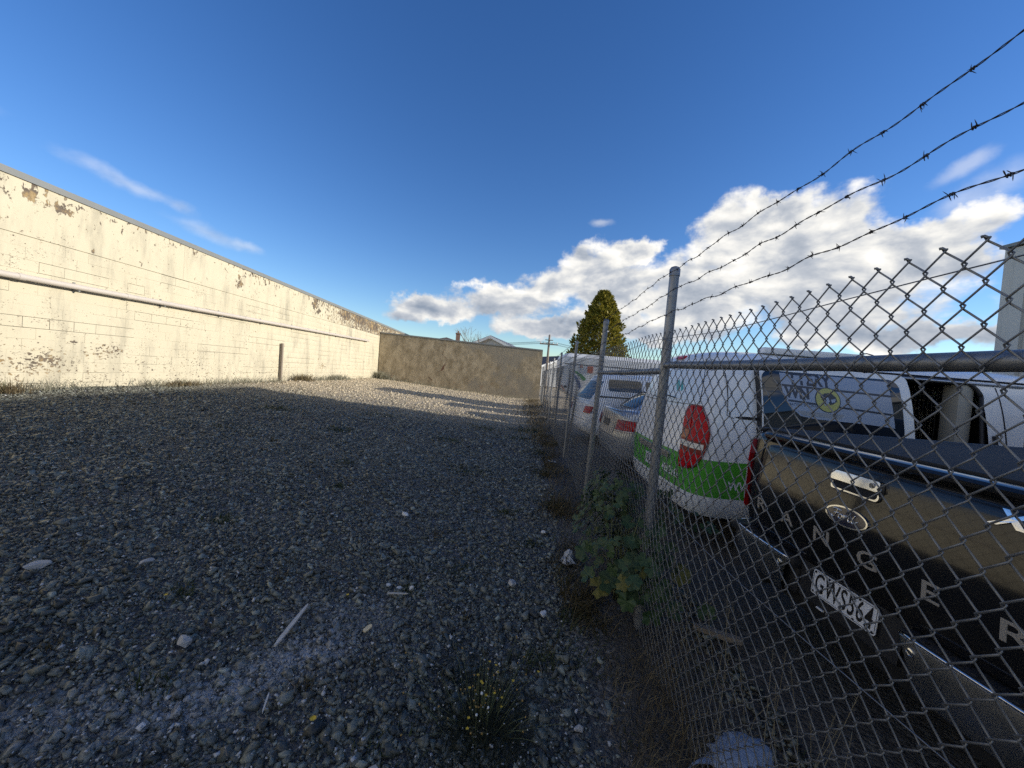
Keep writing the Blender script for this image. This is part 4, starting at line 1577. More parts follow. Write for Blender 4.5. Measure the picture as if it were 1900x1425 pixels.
def text_script(parent, fn, u0, v0):
    """flowing script on the oval emblem, drawn as strokes"""
    st = {
        'F': [[(-0.066, 0.012), (-0.058, 0.019), (-0.044, 0.018), (-0.030, 0.017)], [(-0.044, 0.018), (-0.049, 0.002), (-0.054, -0.010), (-0.062, -0.013), (-0.067, -0.007)], [(-0.058, 0.003), (-0.046, 0.004), (-0.038, 0.005)]],
        'o': [[(-0.026, 0.004), (-0.034, 0.001), (-0.036, -0.008), (-0.028, -0.011), (-0.021, -0.006), (-0.022, 0.002), (-0.026, 0.004)]],
        'r': [[(-0.015, 0.005), (-0.012, -0.003), (-0.015, -0.011)], [(-0.012, -0.001), (-0.006, 0.005), (0.000, 0.004)]],
        'd': [[(0.020, 0.004), (0.010, 0.004), (0.005, -0.004), (0.009, -0.011), (0.017, -0.008), (0.022, 0.002), (0.029, 0.017)], [(0.029, 0.017), (0.022, 0.001), (0.021, -0.008), (0.027, -0.011), (0.036, -0.006), (0.044, 0.000)]],
    }
    m = MB()
    for strokes in st.values():
        for s in strokes:
            P = []
            for i in range(len(s) - 1):
                p0, p1, p2, p3 = s[max(0, i - 1)], s[i], s[i + 1], s[min(len(s) - 1, i + 2)]
                for k in range(5):
                    t = k / 5
                    q = []
                    for c in (0, 1):
                        q.append(0.5 * (2 * p1[c] + (p2[c] - p0[c]) * t + (2 * p0[c] - 5 * p1[c] + 4 * p2[c] - p3[c]) * t * t + (3 * p1[c] - p0[c] - 3 * p2[c] + p3[c]) * t ** 3))
                    P.append(q)
            P.append(list(s[-1]))
            m.tube([fn(u0 - (u * 1.28 + 0.013), v0 + v * 1.38, 0.0105) for u, v in P], 0.0032, 6)
    m.build('emblem_script', M['chrome'], parent, smooth=True)


build_pickup()


# ---------------------------------------------------------------- white van with green band
def van_paint():
    m, t, p = new_mat('white_van_paint_with_green_band')
    tc = t.node('ShaderNodeTexCoord').outputs['Object']
    x, y, z = t.sep(tc)
    f = t.math('MULTIPLY', t.math('GREATER_THAN', z, 0.535), t.math('LESS_THAN', z, 0.872))
    n = t.noise(tc, 3.0, 7, 0.68)
    dirt = t.math('MULTIPLY', t.smooth(n, 0.45, 0.8), 0.25)
    c = t.mix(f, (0.78, 0.80, 0.815), (0.085, 0.36, 0.04))
    c = t.mix(dirt, c, (0.36, 0.34, 0.30))
    t.link(c, p.inputs['Base Color'])
    p.inputs['Roughness'].default_value = 0.22
    p.inputs['Coat Weight'].default_value = 0.2
    return m


M['van_paint'] = van_paint()


def build_van():
    root = thing('white_van', 'white van with green band and open side door parked behind the black pickup', 'van', (1.735, 4.42, LOT), R(0.0))
    sh = Shell([(0.345, 0.045, 4.95, 0.92, 0.20, 0.30), (0.395, 0.025, 5.05, 0.94, 0.20, 0.35), (0.51, 0.005, 5.10, 0.958, 0.20, 0.38), (0.80, 0.0, 5.06, 0.960, 0.19, 0.40), (1.00, 0.02, 4.95, 0.958, 0.17, 0.40), (1.15, 0.05, 4.60, 0.945, 0.16, 0.40), (1.35, 0.085, 4.25, 0.915, 0.15, 0.35), (1.55, 0.13, 3.95, 0.872, 0.15, 0.30), (1.72, 0.175, 3.70, 0.815, 0.16, 0.28), (1.83, 0.22, 3.50, 0.74, 0.17, 0.26), (1.90, 0.32, 3.30, 0.61, 0.20, 0.24), (1.93, 0.60, 3.0, 0.42, 0.22, 0.22), (1.937, 0.9, 2.7, 0.2, 0.1, 0.1)], bow=0.055)
    hx0, hx1, hz0, hz1 = 1.70, 2.62, 0.445, 1.78
    zs = sorted(set([0.345, 0.37, 0.395, 0.445, 0.475, 0.51, 0.58, 0.66, 0.74, 0.80, 0.88, 0.94, 1.0, 1.06, 1.10, 1.15, 1.22, 1.28, 1.35, 1.42, 1.48, 1.55, 1.62, 1.68, 1.735, 1.78, 1.83, 1.865, 1.89, 1.905, 1.92, 1.93, 1.937]))
    st = [0.22, 0.38, 0.6, 0.9, 1.2, 1.5, hx0, 2.0, 2.3, hx1, 2.75, 2.95, 3.2, 3.4, 3.6, 3.9, 4.2]
    body = sh.build('body', M['van_paint'], root, zs, st, hole=(hx0, hx1, hz0, hz1), angle=40)
    sd = lambda u, v, o: sh.side(u, v, o, -1)
    co = lambda s, z, o: sh.corner(s, z, o, -1)
    re = lambda y, z, o: sh.rear(y, z, o)
    # door aperture frame: a dark rubber seal round the opening
    ap = rrect(hx0, hx1 - 0.004, hz0, hz1 - 0.004, 0.13, 6)
    m = MB(); m.tube([sd(u, v, 0.0) for u, v in ap + ap[:1]], 0.016, 8); m.build('door_seal', M['black_plastic'], body, smooth=True)
    m = MB()
    def fill(cx, cz, ax, az):
        # rounded corner gussets in body colour
        P = [(cx, cz)]
        for k in range(7):
            a = math.pi / 2 * k / 6
            P.append((cx + ax * 0.13 * (1 - math.sin(a)), cz + az * 0.13 * (1 - math.cos(a))))
        return P
    for (cx, cz, ax, az) in ((hx0, hz1, 1, -1), (hx1, hz1, -1, -1), (hx1, hz0, -1, 1)):
        panel('aperture_corner', fill(cx, cz, ax, az), sd, -0.012, 0.0015, M['van_paint'], body, cuts=1)
    # gutter, sliding door channels
    m = MB(); m.tube([sd(u, 1.80, 0.004) for u in np.linspace(0.45, 3.3, 16)], 0.010, 6); m.build('roof_gutter', M['seam'], body, smooth=True)
    m = MB(); m.tube([sd(u, 1.765, 0.006) for u in np.linspace(1.70, 3.05, 9)], 0.014, 6); m.build('door_track', M['satin_chrome'], body, smooth=True)
    panel('door_track', [(0.30, 1.285), (0.36, 1.268), (1.66, 1.262), (1.66, 1.290), (0.40, 1.295)], sd, -0.01, 0.002, M['seam'], body, cuts=3)
    # inside: floor, far wall, bulkhead grille, shelves, trim on the pillar
    m = MB(); m.box(0.30, 2.95, -0.86, 0.86, 0.40, 0.44); m.box(0.30, 2.95, 0.78, 0.80, 0.44, 1.70); m.box(0.30, 2.95, -0.72, 0.72, 1.74, 1.76); m.box(0.30, 0.33, -0.8, 0.8, 0.44, 1.7)
    m.build('cargo_lining', M['dark'], root)
    for (z, mat) in ((1.02, 'shelf_grey'), (1.35, 'shelf_grey'), (0.72, 'shelf_grey')):
        m = MB(); m.bbox(0.5, 2.40, 0.28, 0.78, z, z + 0.02, 0.004); m.bbox(0.5, 2.40, 0.262, 0.282, z - 0.03, z + 0.075, 0.004)
        m.build('shelf', M[mat], root)
    m = MB(); m.bbox(1.55, 1.98, 0.35, 0.7, 1.04, 1.20, 0.004); m.build('cardboard_box', M['cardboard'], root)
    m = MB(); m.bbox(2.02, 2.30, 0.35, 0.7, 1.04, 1.22, 0.004); m.build('cardboard_box', M['trim_beige'], root)
    m = MB()
    for y in np.arange(-0.78, 0.781, 0.04):
        m.tube([(2.50, y, 0.46), (2.50, y, 1.70)], 0.0022, 4)
    for z in np.arange(0.48, 1.70, 0.09):
        m.tube([(2.50, -0.64, z), (2.50, 0.80, z)], 0.003, 4)
    m.build('cargo_grille', M['black_plastic'], root)
    m = MB(); m.bbox(2.46, 2.62, -0.80, -0.64, 0.45, 1.76, 0.05); m.build('pillar_trim', M['trim_beige'], root, angle=40)
    m = MB(); m.bbox(2.86, 3.2, -0.75, -0.2, 0.5, 1.45, 0.08); m.build('front_seat', M['dark'], root, angle=40)
    # sliding door, run back outside the rear quarter
    dz0, dz1, dx0, dx1 = 0.45, 1.785, 0.52, 1.885
    def ds(u, v, o):
        x, y, z = sh.side(u, v, o + 0.062, -1)
        return (x, y, z)
    door = panel('sliding_door', rrect(dx0, dx1, dz0, dz1, 0.055, 5), ds, -0.045, 0.0, M['van_paint'], root, cuts=9)
    panel('door_inner_edge', [(dx0 - 0.012, dz0 + 0.1), (dx0 + 0.004, dz0 + 0.1), (dx0 + 0.004, dz1 - 0.06), (dx0 - 0.012, dz1 - 0.06)], ds, -0.058, -0.006, M['black_plastic'], door, cuts=5)
    gl = panel('door_glass', rrect(dx0 + 0.012, dx1 - 0.095, 1.06, 1.735, 0.085, 6), ds, -0.004, 0.004, M['glass'], door, cuts=7)
    # vinyl sign in the glass: pale field with dark bands, words and a round emblem
    field = [(0.70, 1.62), (0.70, 1.722), (1.10, 1.724), (1.69, 1.712), (1.705, 1.300), (1.42, 1.318), (1.0, 1.326), (0.86, 1.345), (0.77, 1.425), (0.715, 1.52)]
    fld = panel('sign_field', field, ds, 0.003, 0.0052, M['sticker'], gl, cuts=7)
    for (x0, x1, z0, z1, z2, z3) in ((0.706, 1.70, 1.602, 1.620, 1.592, 1.574), (0.755, 1.70, 1.468, 1.485, 1.425, 1.408)):
        panel('sign_band', [(x0, z0), (x0, z1), (x1, z2), (x1, z3)], ds, 0.004, 0.0062, M['sticker_text'], fld, cuts=5)
    panel('sign_band', [(0.88, 1.352), (1.22, 1.342), (1.255, 1.385), (0.835, 1.392)], ds, 0.004, 0.0060, M['shelf_grey'], fld, cuts=3)
    text_on('sign_word', 'TTERY', 0.150, ds, 0.965, 1.670, M['sticker_text'], fld, off=0.0064, bold=0.006, sx=0.88, rot=R(-1.0))
    text_on('sign_word', 'WN', 0.135, ds, 0.842, 1.545, M['sticker_text'], fld, off=0.0064, bold=0.006, sx=0.9, rot=R(-1.0))
    circ = lambda cx, cz, r, kz=1.0, n=32: [(cx + r * math.cos(a), cz + r * kz * math.sin(a)) for a in np.linspace(0, 2 * math.pi, n + 1)[:-1]]
    panel('sign_emblem', circ(1.114, 1.505, 0.116, 0.97), ds, 0.004, 0.0072, M['sticker_text'], fld, cuts=3)
    panel('sign_emblem', circ(1.114, 1.505, 0.108, 0.97), ds, 0.005, 0.0080, M['sticker_yellow'], fld, cuts=3)
    # emblem mark: a faceted dark shape with pale notches
    panel('sign_mark', [(1.045, 1.5386), (1.091, 1.5644), (1.1485, 1.5688), (1.1887, 1.5308), (1.1945, 1.4972), (1.16, 1.4714), (1.137, 1.4602), (1.1025, 1.4904), (1.0738, 1.4826)], ds, 0.006, 0.0088, M['sticker_text'], fld, cuts=2)
    panel('sign_mark', [(1.0715, 1.505), (1.114, 1.533), (1.129, 1.4972), (1.1025, 1.4568), (1.0807, 1.4524)], ds, 0.007, 0.0094, M['sticker'], fld, cuts=1)
    panel('sign_mark', [(1.1405, 1.5106), (1.183, 1.5218), (1.1772, 1.4904), (1.1451, 1.4826)], ds, 0.007, 0.0094, M['sticker'], fld, cuts=1)
    text_on('sign_word', 'BATTERY SPECIALISTS', 0.032, ds, 0.905, 1.442, M['sticker_text'], fld, off=0.0064, sx=0.9)
    # tail lamp with its inner pieces
    Lp = [(-0.104, 0.745), (-0.134, 0.927), (-0.180, 1.10), (-0.200, 1.20), (-0.195, 1.30), (-0.165, 1.345), (-0.06, 1.362), (0.038, 1.357), (0.110, 1.244), (0.156, 1.120), (0.168, 1.00), (0.150, 0.889), (0.113, 0.795), (0.037, 0.756)]
    lamp = panel('tail_lamp', Lp, co, -0.01, 0.020, M['dark_red'], root, cuts=5)
    panel('lens', [(-0.094, 0.758), (-0.120, 0.920), (0.0, 0.918), (0.015, 0.768)], co, 0.01, 0.024, M['red_lens'], lamp, cuts=3)
    panel('lens', [(0.025, 0.772), (0.01, 0.918), (0.142, 0.905), (0.105, 0.81)], co, 0.01, 0.024, M['red_lens'], lamp, cuts=3)
    panel('lens', [(-0.128, 0.965), (-0.142, 1.015), (0.0, 1.010), (0.0, 0.958)], co, 0.01, 0.025, M['clear_lens'], lamp, cuts=3)
    panel('lens', [(0.01, 0.958), (0.01, 1.010), (0.135, 1.005), (0.14, 0.955)], co, 0.01, 0.025, M['clear_lens'], lamp, cuts=3)
    panel('lens', [(-0.150, 1.035), (-0.172, 1.115), (-0.05, 1.115), (-0.04, 1.030)], co, 0.01, 0.025, M['amber'], lamp, cuts=3)
    panel('lens', [(-0.180, 1.130), (-0.190, 1.20), (-0.185, 1.29), (-0.155, 1.335), (-0.075, 1.348), (-0.05, 1.130)], co, 0.01, 0.026, M['red_lens'], lamp, cuts=3)
    panel('lens', [(-0.028, 1.03), (-0.050, 1.348), (0.032, 1.345), (0.100, 1.238), (0.145, 1.115), (0.152, 1.025)], co, 0.01, 0.026, M['red_lens'], lamp, cuts=4)
    fn2 = lambda s, z, o: sh.corner(s, z, o, 1)
    panel('tail_lamp', [(a + 0.36, b) for a, b in Lp], fn2, -0.01, 0.020, M['dark_red'], root, cuts=5)
    # tailgate shut lines, quarter-panel line, bumper line, handle bar, wiper, high lamp
    line_on('shut_line', [(y, 1.36 - 0.012 * (1 - (y / 0.8) ** 2)) for y in np.linspace(-0.74, 0.78, 18)], re, 0.0035, M['seam'], body)
    line_on('shut_line', [(-0.165, z) for z in np.linspace(0.52, 0.80, 6)], co, 0.004, M['seam'], body)
    line_on('shut_line', [(-0.02 - 0.03 * (z - 1.36), z) for z in np.linspace(1.37, 1.82, 8)], co, 0.004, M['seam'], body)
    line_on('shut_line', [(y, 0.50) for y in np.linspace(-0.86, 0.86, 20)], re, 0.0035, M['seam'], body)
    line_on('shut_line', [(0.235 + 0.012 * math.sin(q * 3), 1.68 - 0.38 * q) for q in np.linspace(0, 1, 6)] + [(0.25, 1.285), (0.30, 1.270)], sd, 0.004, M['seam'], body)
    panel('plate_garnish', rrect(-0.45, 0.45, 0.775, 0.845, 0.02), re, -0.002, 0.022, M['satin_chrome'], body, cuts=4)
    pl_ = panel('number_plate', rrect(-0.18, 0.18, 0.60, 0.725, 0.01), re, -0.002, 0.014, M['plate'], body, cuts=1)
    text_on('plate_number', 'DLR872', 0.118, re, 0.0, 0.662, M['print_black'], pl_, off=0.0155, flip=-1, sx=0.7, bold=0.001)
    text_on('phone_number', '485 2142', 0.118, re, -0.46, 0.655, M['print_white'], body, off=0.003, flip=-1, bold=0.002, sx=0.80)
    text_on('web_address', 'WW', 0.115, sd, 0.385, 0.655, M['print_white'], body, off=0.003, bold=0.002, sx=0.85)
    panel('window_sticker', [(-0.28, 1.52), (-0.20, 1.60), (-0.16, 1.56), (-0.24, 1.47)], re, 0.0, 0.003, M['teal'], body, cuts=1)
    panel('window_sticker', [(-0.36, 1.50), (-0.28, 1.60), (-0.27, 1.55), (-0.33, 1.47)], re, 0.0, 0.003, M['teal'], body, cuts=1)
    m = MB(); T = Matrix.Translation(re(0.12, 1.43, 0.01)); m.bbox(-0.03, 0.03, -0.03, 0.03, -0.02, 0.02, 0.01, T); m.tube([re(0.12, 1.43, 0.035), re(-0.30, 1.40, 0.03)], 0.006, 6); m.build('rear_wiper', M['black_plastic'], body, smooth=True)
    hl = panel('high_brake_lamp', rrect(-0.10, 0.10, 1.835, 1.872, 0.012), re, -0.005, 0.022, M['red_lens'], root, cuts=2)
    m = MB(); m.bbox(0.35, 3.2, -0.78, 0.78, 0.26, 0.42, 0.02); m.build('underbody', M['dark'], root)
    # front door glass, handle
    panel('front_door_window', [(2.92, 1.14), (3.95, 1.14), (3.62, 1.50), (3.40, 1.62), (3.02, 1.65)], sd, -0.002, 0.004, M['glass'], body, cuts=4)
    line_on('shut_line', [(2.78, z) for z in np.linspace(0.40, 1.74, 12)], sd, 0.006, M['seam'], body)
    panel('door_handle', rrect(2.655, 2.685, 1.10, 1.30, 0.012), sd, 0.0, 0.02, M['black_plastic'], body, cuts=1)
    panel('windscreen', [(-0.66, 1.20), (0.66, 1.20), (0.56, 1.70), (-0.56, 1.70)], lambda y, z, o: (sh.at(z)[1] + 2 * sh.bow * (1 - (y / sh.at(z)[2]) ** 2) + o, y, z), -0.002, 0.006, M['glass'], body, cuts=4)
    # roof rack bar over the open door
    m = MB(); m.bbox(0.70, 1.70, -0.64, -0.52, 1.915, 1.975, 0.02); m.build('roof_box', M['white_paint'], root, angle=40)
    for x, sg in ((1.05, -1), (1.05, 1), (4.15, -1), (4.15, 1)):
        wheel(root, x, sg * 0.82, 0.335, 0.22, sg)
    arch(root, sh, 4.15, 0.40, 0.405, -1); arch(root, sh, 4.15, 0.40, 0.405, 1); arch(root, sh, 1.05, 0.40, 0.405, 1)
    return root


build_van()


# ---------------------------------------------------------------- saloon
def build_saloon(name, label, loc, rz, paint, group=None):
    root = thing(name, label, 'car', loc, rz, group)
    lo = Shell([(0.25, 0.09, 4.35, 0.82, 0.26, 0.35), (0.31, 0.035, 4.45, 0.85, 0.28, 0.40), (0.42, 0.01, 4.48, 0.868, 0.30, 0.42), (0.58, 0.0, 4.48, 0.872, 0.30, 0.42), (0.72, 0.03, 4.42, 0.872, 0.28, 0.42), (0.86, 0.05, 4.25, 0.862, 0.27, 0.42), (0.96, 0.065, 4.0, 0.842, 0.26, 0.42), (1.02, 0.085, 3.75, 0.815, 0.25, 0.42), (1.055, 0.13, 3.5, 0.775, 0.24, 0.40), (1.065, 0.22, 3.4, 0.70, 0.22, 0.36)], bow=0.07)
    body = lo.build('body', paint, root, [0.25, 0.28, 0.31, 0.36, 0.42, 0.50, 0.58, 0.65, 0.72, 0.79, 0.86, 0.91, 0.96, 0.99, 1.02, 1.04, 1.055, 1.065], [0.4, 0.7, 1.0, 1.4, 1.9, 2.4, 2.9, 3.3, 3.6, 4.0])
    up = Shell([(1.03, 0.30, 3.15, 0.77, 0.34, 0.35), (1.08, 0.35, 3.05, 0.755, 0.34, 0.35), (1.24, 0.55, 2.75, 0.69, 0.30, 0.32), (1.38, 0.80, 2.45, 0.61, 0.26, 0.3), (1.45, 1.05, 2.25, 0.52, 0.22, 0.28), (1.475, 1.4, 2.0, 0.36, 0.2, 0.2)], bow=0.07)
    roof = up.build('cabin', paint, root, [1.03, 1.08, 1.14, 1.2, 1.26, 1.31, 1.36, 1.40, 1.43, 1.455, 1.475], [0.9, 1.2, 1.6, 2.0, 2.4])
    panel('rear_window', [(-0.60, 1.085), (0.60, 1.085), (0.50, 1.30), (0.40, 1.355), (-0.40, 1.355), (-0.50, 1.30)], lambda y, z, o: up.rear(y, z, o), -0.002, 0.006, M['glass'], roof, cuts=6)
    W_ = [(-0.61, 1.078), (0.61, 1.078), (0.51, 1.30), (0.41, 1.362), (-0.41, 1.362), (-0.51, 1.30), (-0.61, 1.078)]
    line_on('window_rubber', [((1 - q) * a[0] + q * b[0], (1 - q) * a[1] + q * b[1]) for a, b in zip(W_[:-1], W_[1:]) for q in (0, .25, .5, .75)] + [W_[0]], lambda y, z, o: up.rear(y, z, o), 0.014, M['seam'], roof)
    panel('high_brake_lamp', rrect(-0.12, 0.12, 1.362, 1.378, 0.006), lambda y, z, o: up.rear(y, z, o), -0.002, 0.012, M['red_lens'], roof, cuts=1)
    for sg in (-1, 1):
        fn = lambda u, v, o, sg=sg: up.side(u, v, o, sg)
        panel('side_window', [(1.05, 1.10), (1.72, 1.10), (1.72, 1.355), (1.36, 1.34)], fn, -0.002, 0.004, M['glass'], roof, cuts=2)
        panel('side_window', [(1.78, 1.10), (2.72, 1.10), (2.42, 1.30), (2.2, 1.355), (1.78, 1.355)], fn, -0.002, 0.004, M['glass'], roof, cuts=2)
        fc = lambda s, z, o, sg=sg: lo.corner(s, z, o, sg)
        lamp = panel('tail_lamp', [(-0.02, 0.70), (0.30, 0.71), (0.40, 0.78), (0.38, 0.90), (0.02, 0.90), (-0.03, 0.88)], fc, -0.01, 0.014, M['dark_red'], root, cuts=5)
        panel('lens', [(-0.01, 0.735), (0.16, 0.735), (0.16, 0.89), (0.02, 0.89)], fc, 0.0, 0.018, M['red_lens'], lamp, cuts=3)
        panel('lens', [(0.175, 0.735), (0.36, 0.75), (0.355, 0.885), (0.175, 0.89)], fc, 0.0, 0.018, M['red_lens'], lamp, cuts=3)
        panel('lens', [(-0.01, 0.708), (0.30, 0.718), (0.34, 0.73), (-0.01, 0.728)], fc, 0.0, 0.018, M['clear_lens'], lamp, cuts=3)
        arch(root, lo, 0.98, 0.37, 0.23, sg); arch(root, lo, 3.55, 0.37, 0.23, sg)
        wheel(root, 0.98, sg * 0.76, 0.31, 0.2, sg); wheel(root, 3.55, sg * 0.76, 0.31, 0.2, sg)
    re = lambda y, z, o: lo.rear(y, z, o)
    line_on('shut_line', [(y, 0.60) for y in np.linspace(-0.80, 0.80, 18)], re, 0.004, M['seam'], body)
    line_on('shut_line', [(-0.47, 0.62), (-0.50, 0.8), (-0.55, 1.03)], re, 0.004, M['seam'], body)
    line_on('shut_line', [(0.47, 0.62), (0.50, 0.8), (0.55, 1.03)], re, 0.004, M['seam'], body)
    panel('boot_lip', [(-0.62, 1.035), (0.62, 1.035), (0.56, 1.052), (-0.56, 1.052)], re, -0.01, 0.03, paint, body, cuts=4)
    pl_ = panel('number_plate', rrect(-0.18, 0.18, 0.735, 0.86, 0.01), re, 0.0, 0.008, M['print_black'], body, cuts=1)
    m = MB(); m.bbox(0.3, 4.1, -0.72, 0.72, 0.14, 0.23, 0.02); m.build('underbody', M['dark'], root)
    return root


build_saloon('saloon_car', 'silver saloon car with red tail lamps parked beyond the green-banded van', (1.80, 6.98, LOT), R(0), M['silver_paint'])
build_saloon('saloon_car', 'dark blue saloon car almost hidden between the white wagon and the caravan', (2.75, 12.35, LOT), R(1), M['blue_paint'])


# ---------------------------------------------------------------- white wagon with dark side windows
def build_wagon(name, label, loc, rz, paint):
    root = thing(name, label, 'van', loc, rz)
    sh = Shell([(0.24, 0.14, 4.3, 0.78, 0.22, 0.3), (0.34, 0.04, 4.4, 0.835, 0.24, 0.35), (0.48, 0.0, 4.42, 0.845, 0.25, 0.35), (0.70, 0.04, 4.40, 0.845, 0.20, 0.35), (0.92, 0.09, 4.30, 0.84, 0.16, 0.35), (1.08, 0.15, 4.1, 0.825, 0.14, 0.35), (1.30, 0.33, 3.7, 0.785, 0.14, 0.3), (1.50, 0.47, 3.35, 0.735, 0.15, 0.3), (1.62, 0.56, 3.1, 0.68, 0.16, 0.28), (1.68, 0.68, 2.9, 0.56, 0.18, 0.25), (1.70, 0.9, 2.6, 0.34, 0.2, 0.2)], bow=0.05)
    body = sh.build('body', paint, root, [0.24, 0.29, 0.34, 0.41, 0.48, 0.56, 0.63, 0.70, 0.80, 0.92, 1.0, 1.08, 1.16, 1.24, 1.32, 1.40, 1.48, 1.55, 1.62, 1.655, 1.68, 1.70], [0.5, 0.8, 1.2, 1.6, 2.0, 2.4, 2.8, 3.1, 3.5])
    re = lambda y, z, o: sh.rear(y, z, o)
    panel('rear_window', [(-0.66, 1.06), (0.66, 1.06), (0.58, 1.50), (-0.58, 1.50)], re, -0.004, 0.008, M['glass'], body, cuts=6)
    for sg in (-1, 1):
        fn = lambda u, v, o, sg=sg: sh.side(u, v, o, sg)
        panel('side_window', rrect(0.50, 1.30, 1.29, 1.56, 0.05), fn, -0.002, 0.006, M['glass'], body, cuts=3)
        panel('side_window', rrect(1.40, 2.25, 1.24, 1.56, 0.05), fn, -0.002, 0.006, M['glass'], body, cuts=3)
        panel('side_window', [(2.36, 1.22), (3.45, 1.22), (3.05, 1.54), (2.36, 1.56)], fn, -0.002, 0.006, M['glass'], body, cuts=3)
        panel('side_stripe', [(0.3, 1.13), (3.6, 1.13), (3.6, 1.165), (0.3, 1.165)], fn, -0.001, 0.004, M['black_plastic'], body, cuts=4)
        fc = lambda s, z, o, sg=sg: sh.corner(s, z, o, sg)
        lamp = panel('tail_lamp', [(-0.10, 0.74), (0.16, 0.74), (0.18, 0.78), (0.17, 0.90), (-0.08, 0.90), (-0.10, 0.87)], fc, -0.01, 0.016, M['dark_red'], root, cuts=4)
        panel('lens', [(-0.09, 0.75), (0.15, 0.75), (0.16, 0.89), (-0.075, 0.89)], fc, 0.0, 0.02, M['red_lens'] if sg < 0 else M['dark_red'], lamp, cuts=3)
        arch(root, sh, 1.02, 0.38, 0.25, sg); arch(root, sh, 3.5, 0.38, 0.25, sg)
        wheel(root, 1.02, sg * 0.73, 0.315, 0.2, sg); wheel(root, 3.5, sg * 0.73, 0.315, 0.2, sg)
    line_on('shut_line', [(y, 0.58) for y in np.linspace(-0.76, 0.76, 16)], re, 0.004, M['seam'], body)
    panel('number_plate', rrect(-0.18, 0.18, 0.74, 0.865, 0.01), re, 0.0, 0.008, M['plate'], body, cuts=1)
    for sg in (-1, 1):
        m = MB()
        m.tube([(x, sg * 0.60, 1.735 - 0.03 * (x < 0.9)) for x in (0.75, 0.95, 1.6, 2.3, 2.6)], 0.016, 8)
        for x in (0.95, 2.3):
            m.tube([(x, sg * 0.60, 1.60), (x, sg * 0.60, 1.74)], 0.014, 6)
        m.build('roof_rail', M['print_white'], root, smooth=True)
    m = MB(); m.bbox(0.3, 4.0, -0.7, 0.7, 0.15, 0.25, 0.02); m.build('underbody', M['dark'], root)
    return root


build_wagon('grey_wagon', 'dark grey wagon wholly behind the white wagon, before the caravan', (2.75, 14.6, LOT), R(0), M['blue_paint'])
build_wagon('white_wagon', 'white wagon with a sloping tailgate and dark side windows before the caravan', (1.66, 9.62, LOT), R(6), M['white_paint'])


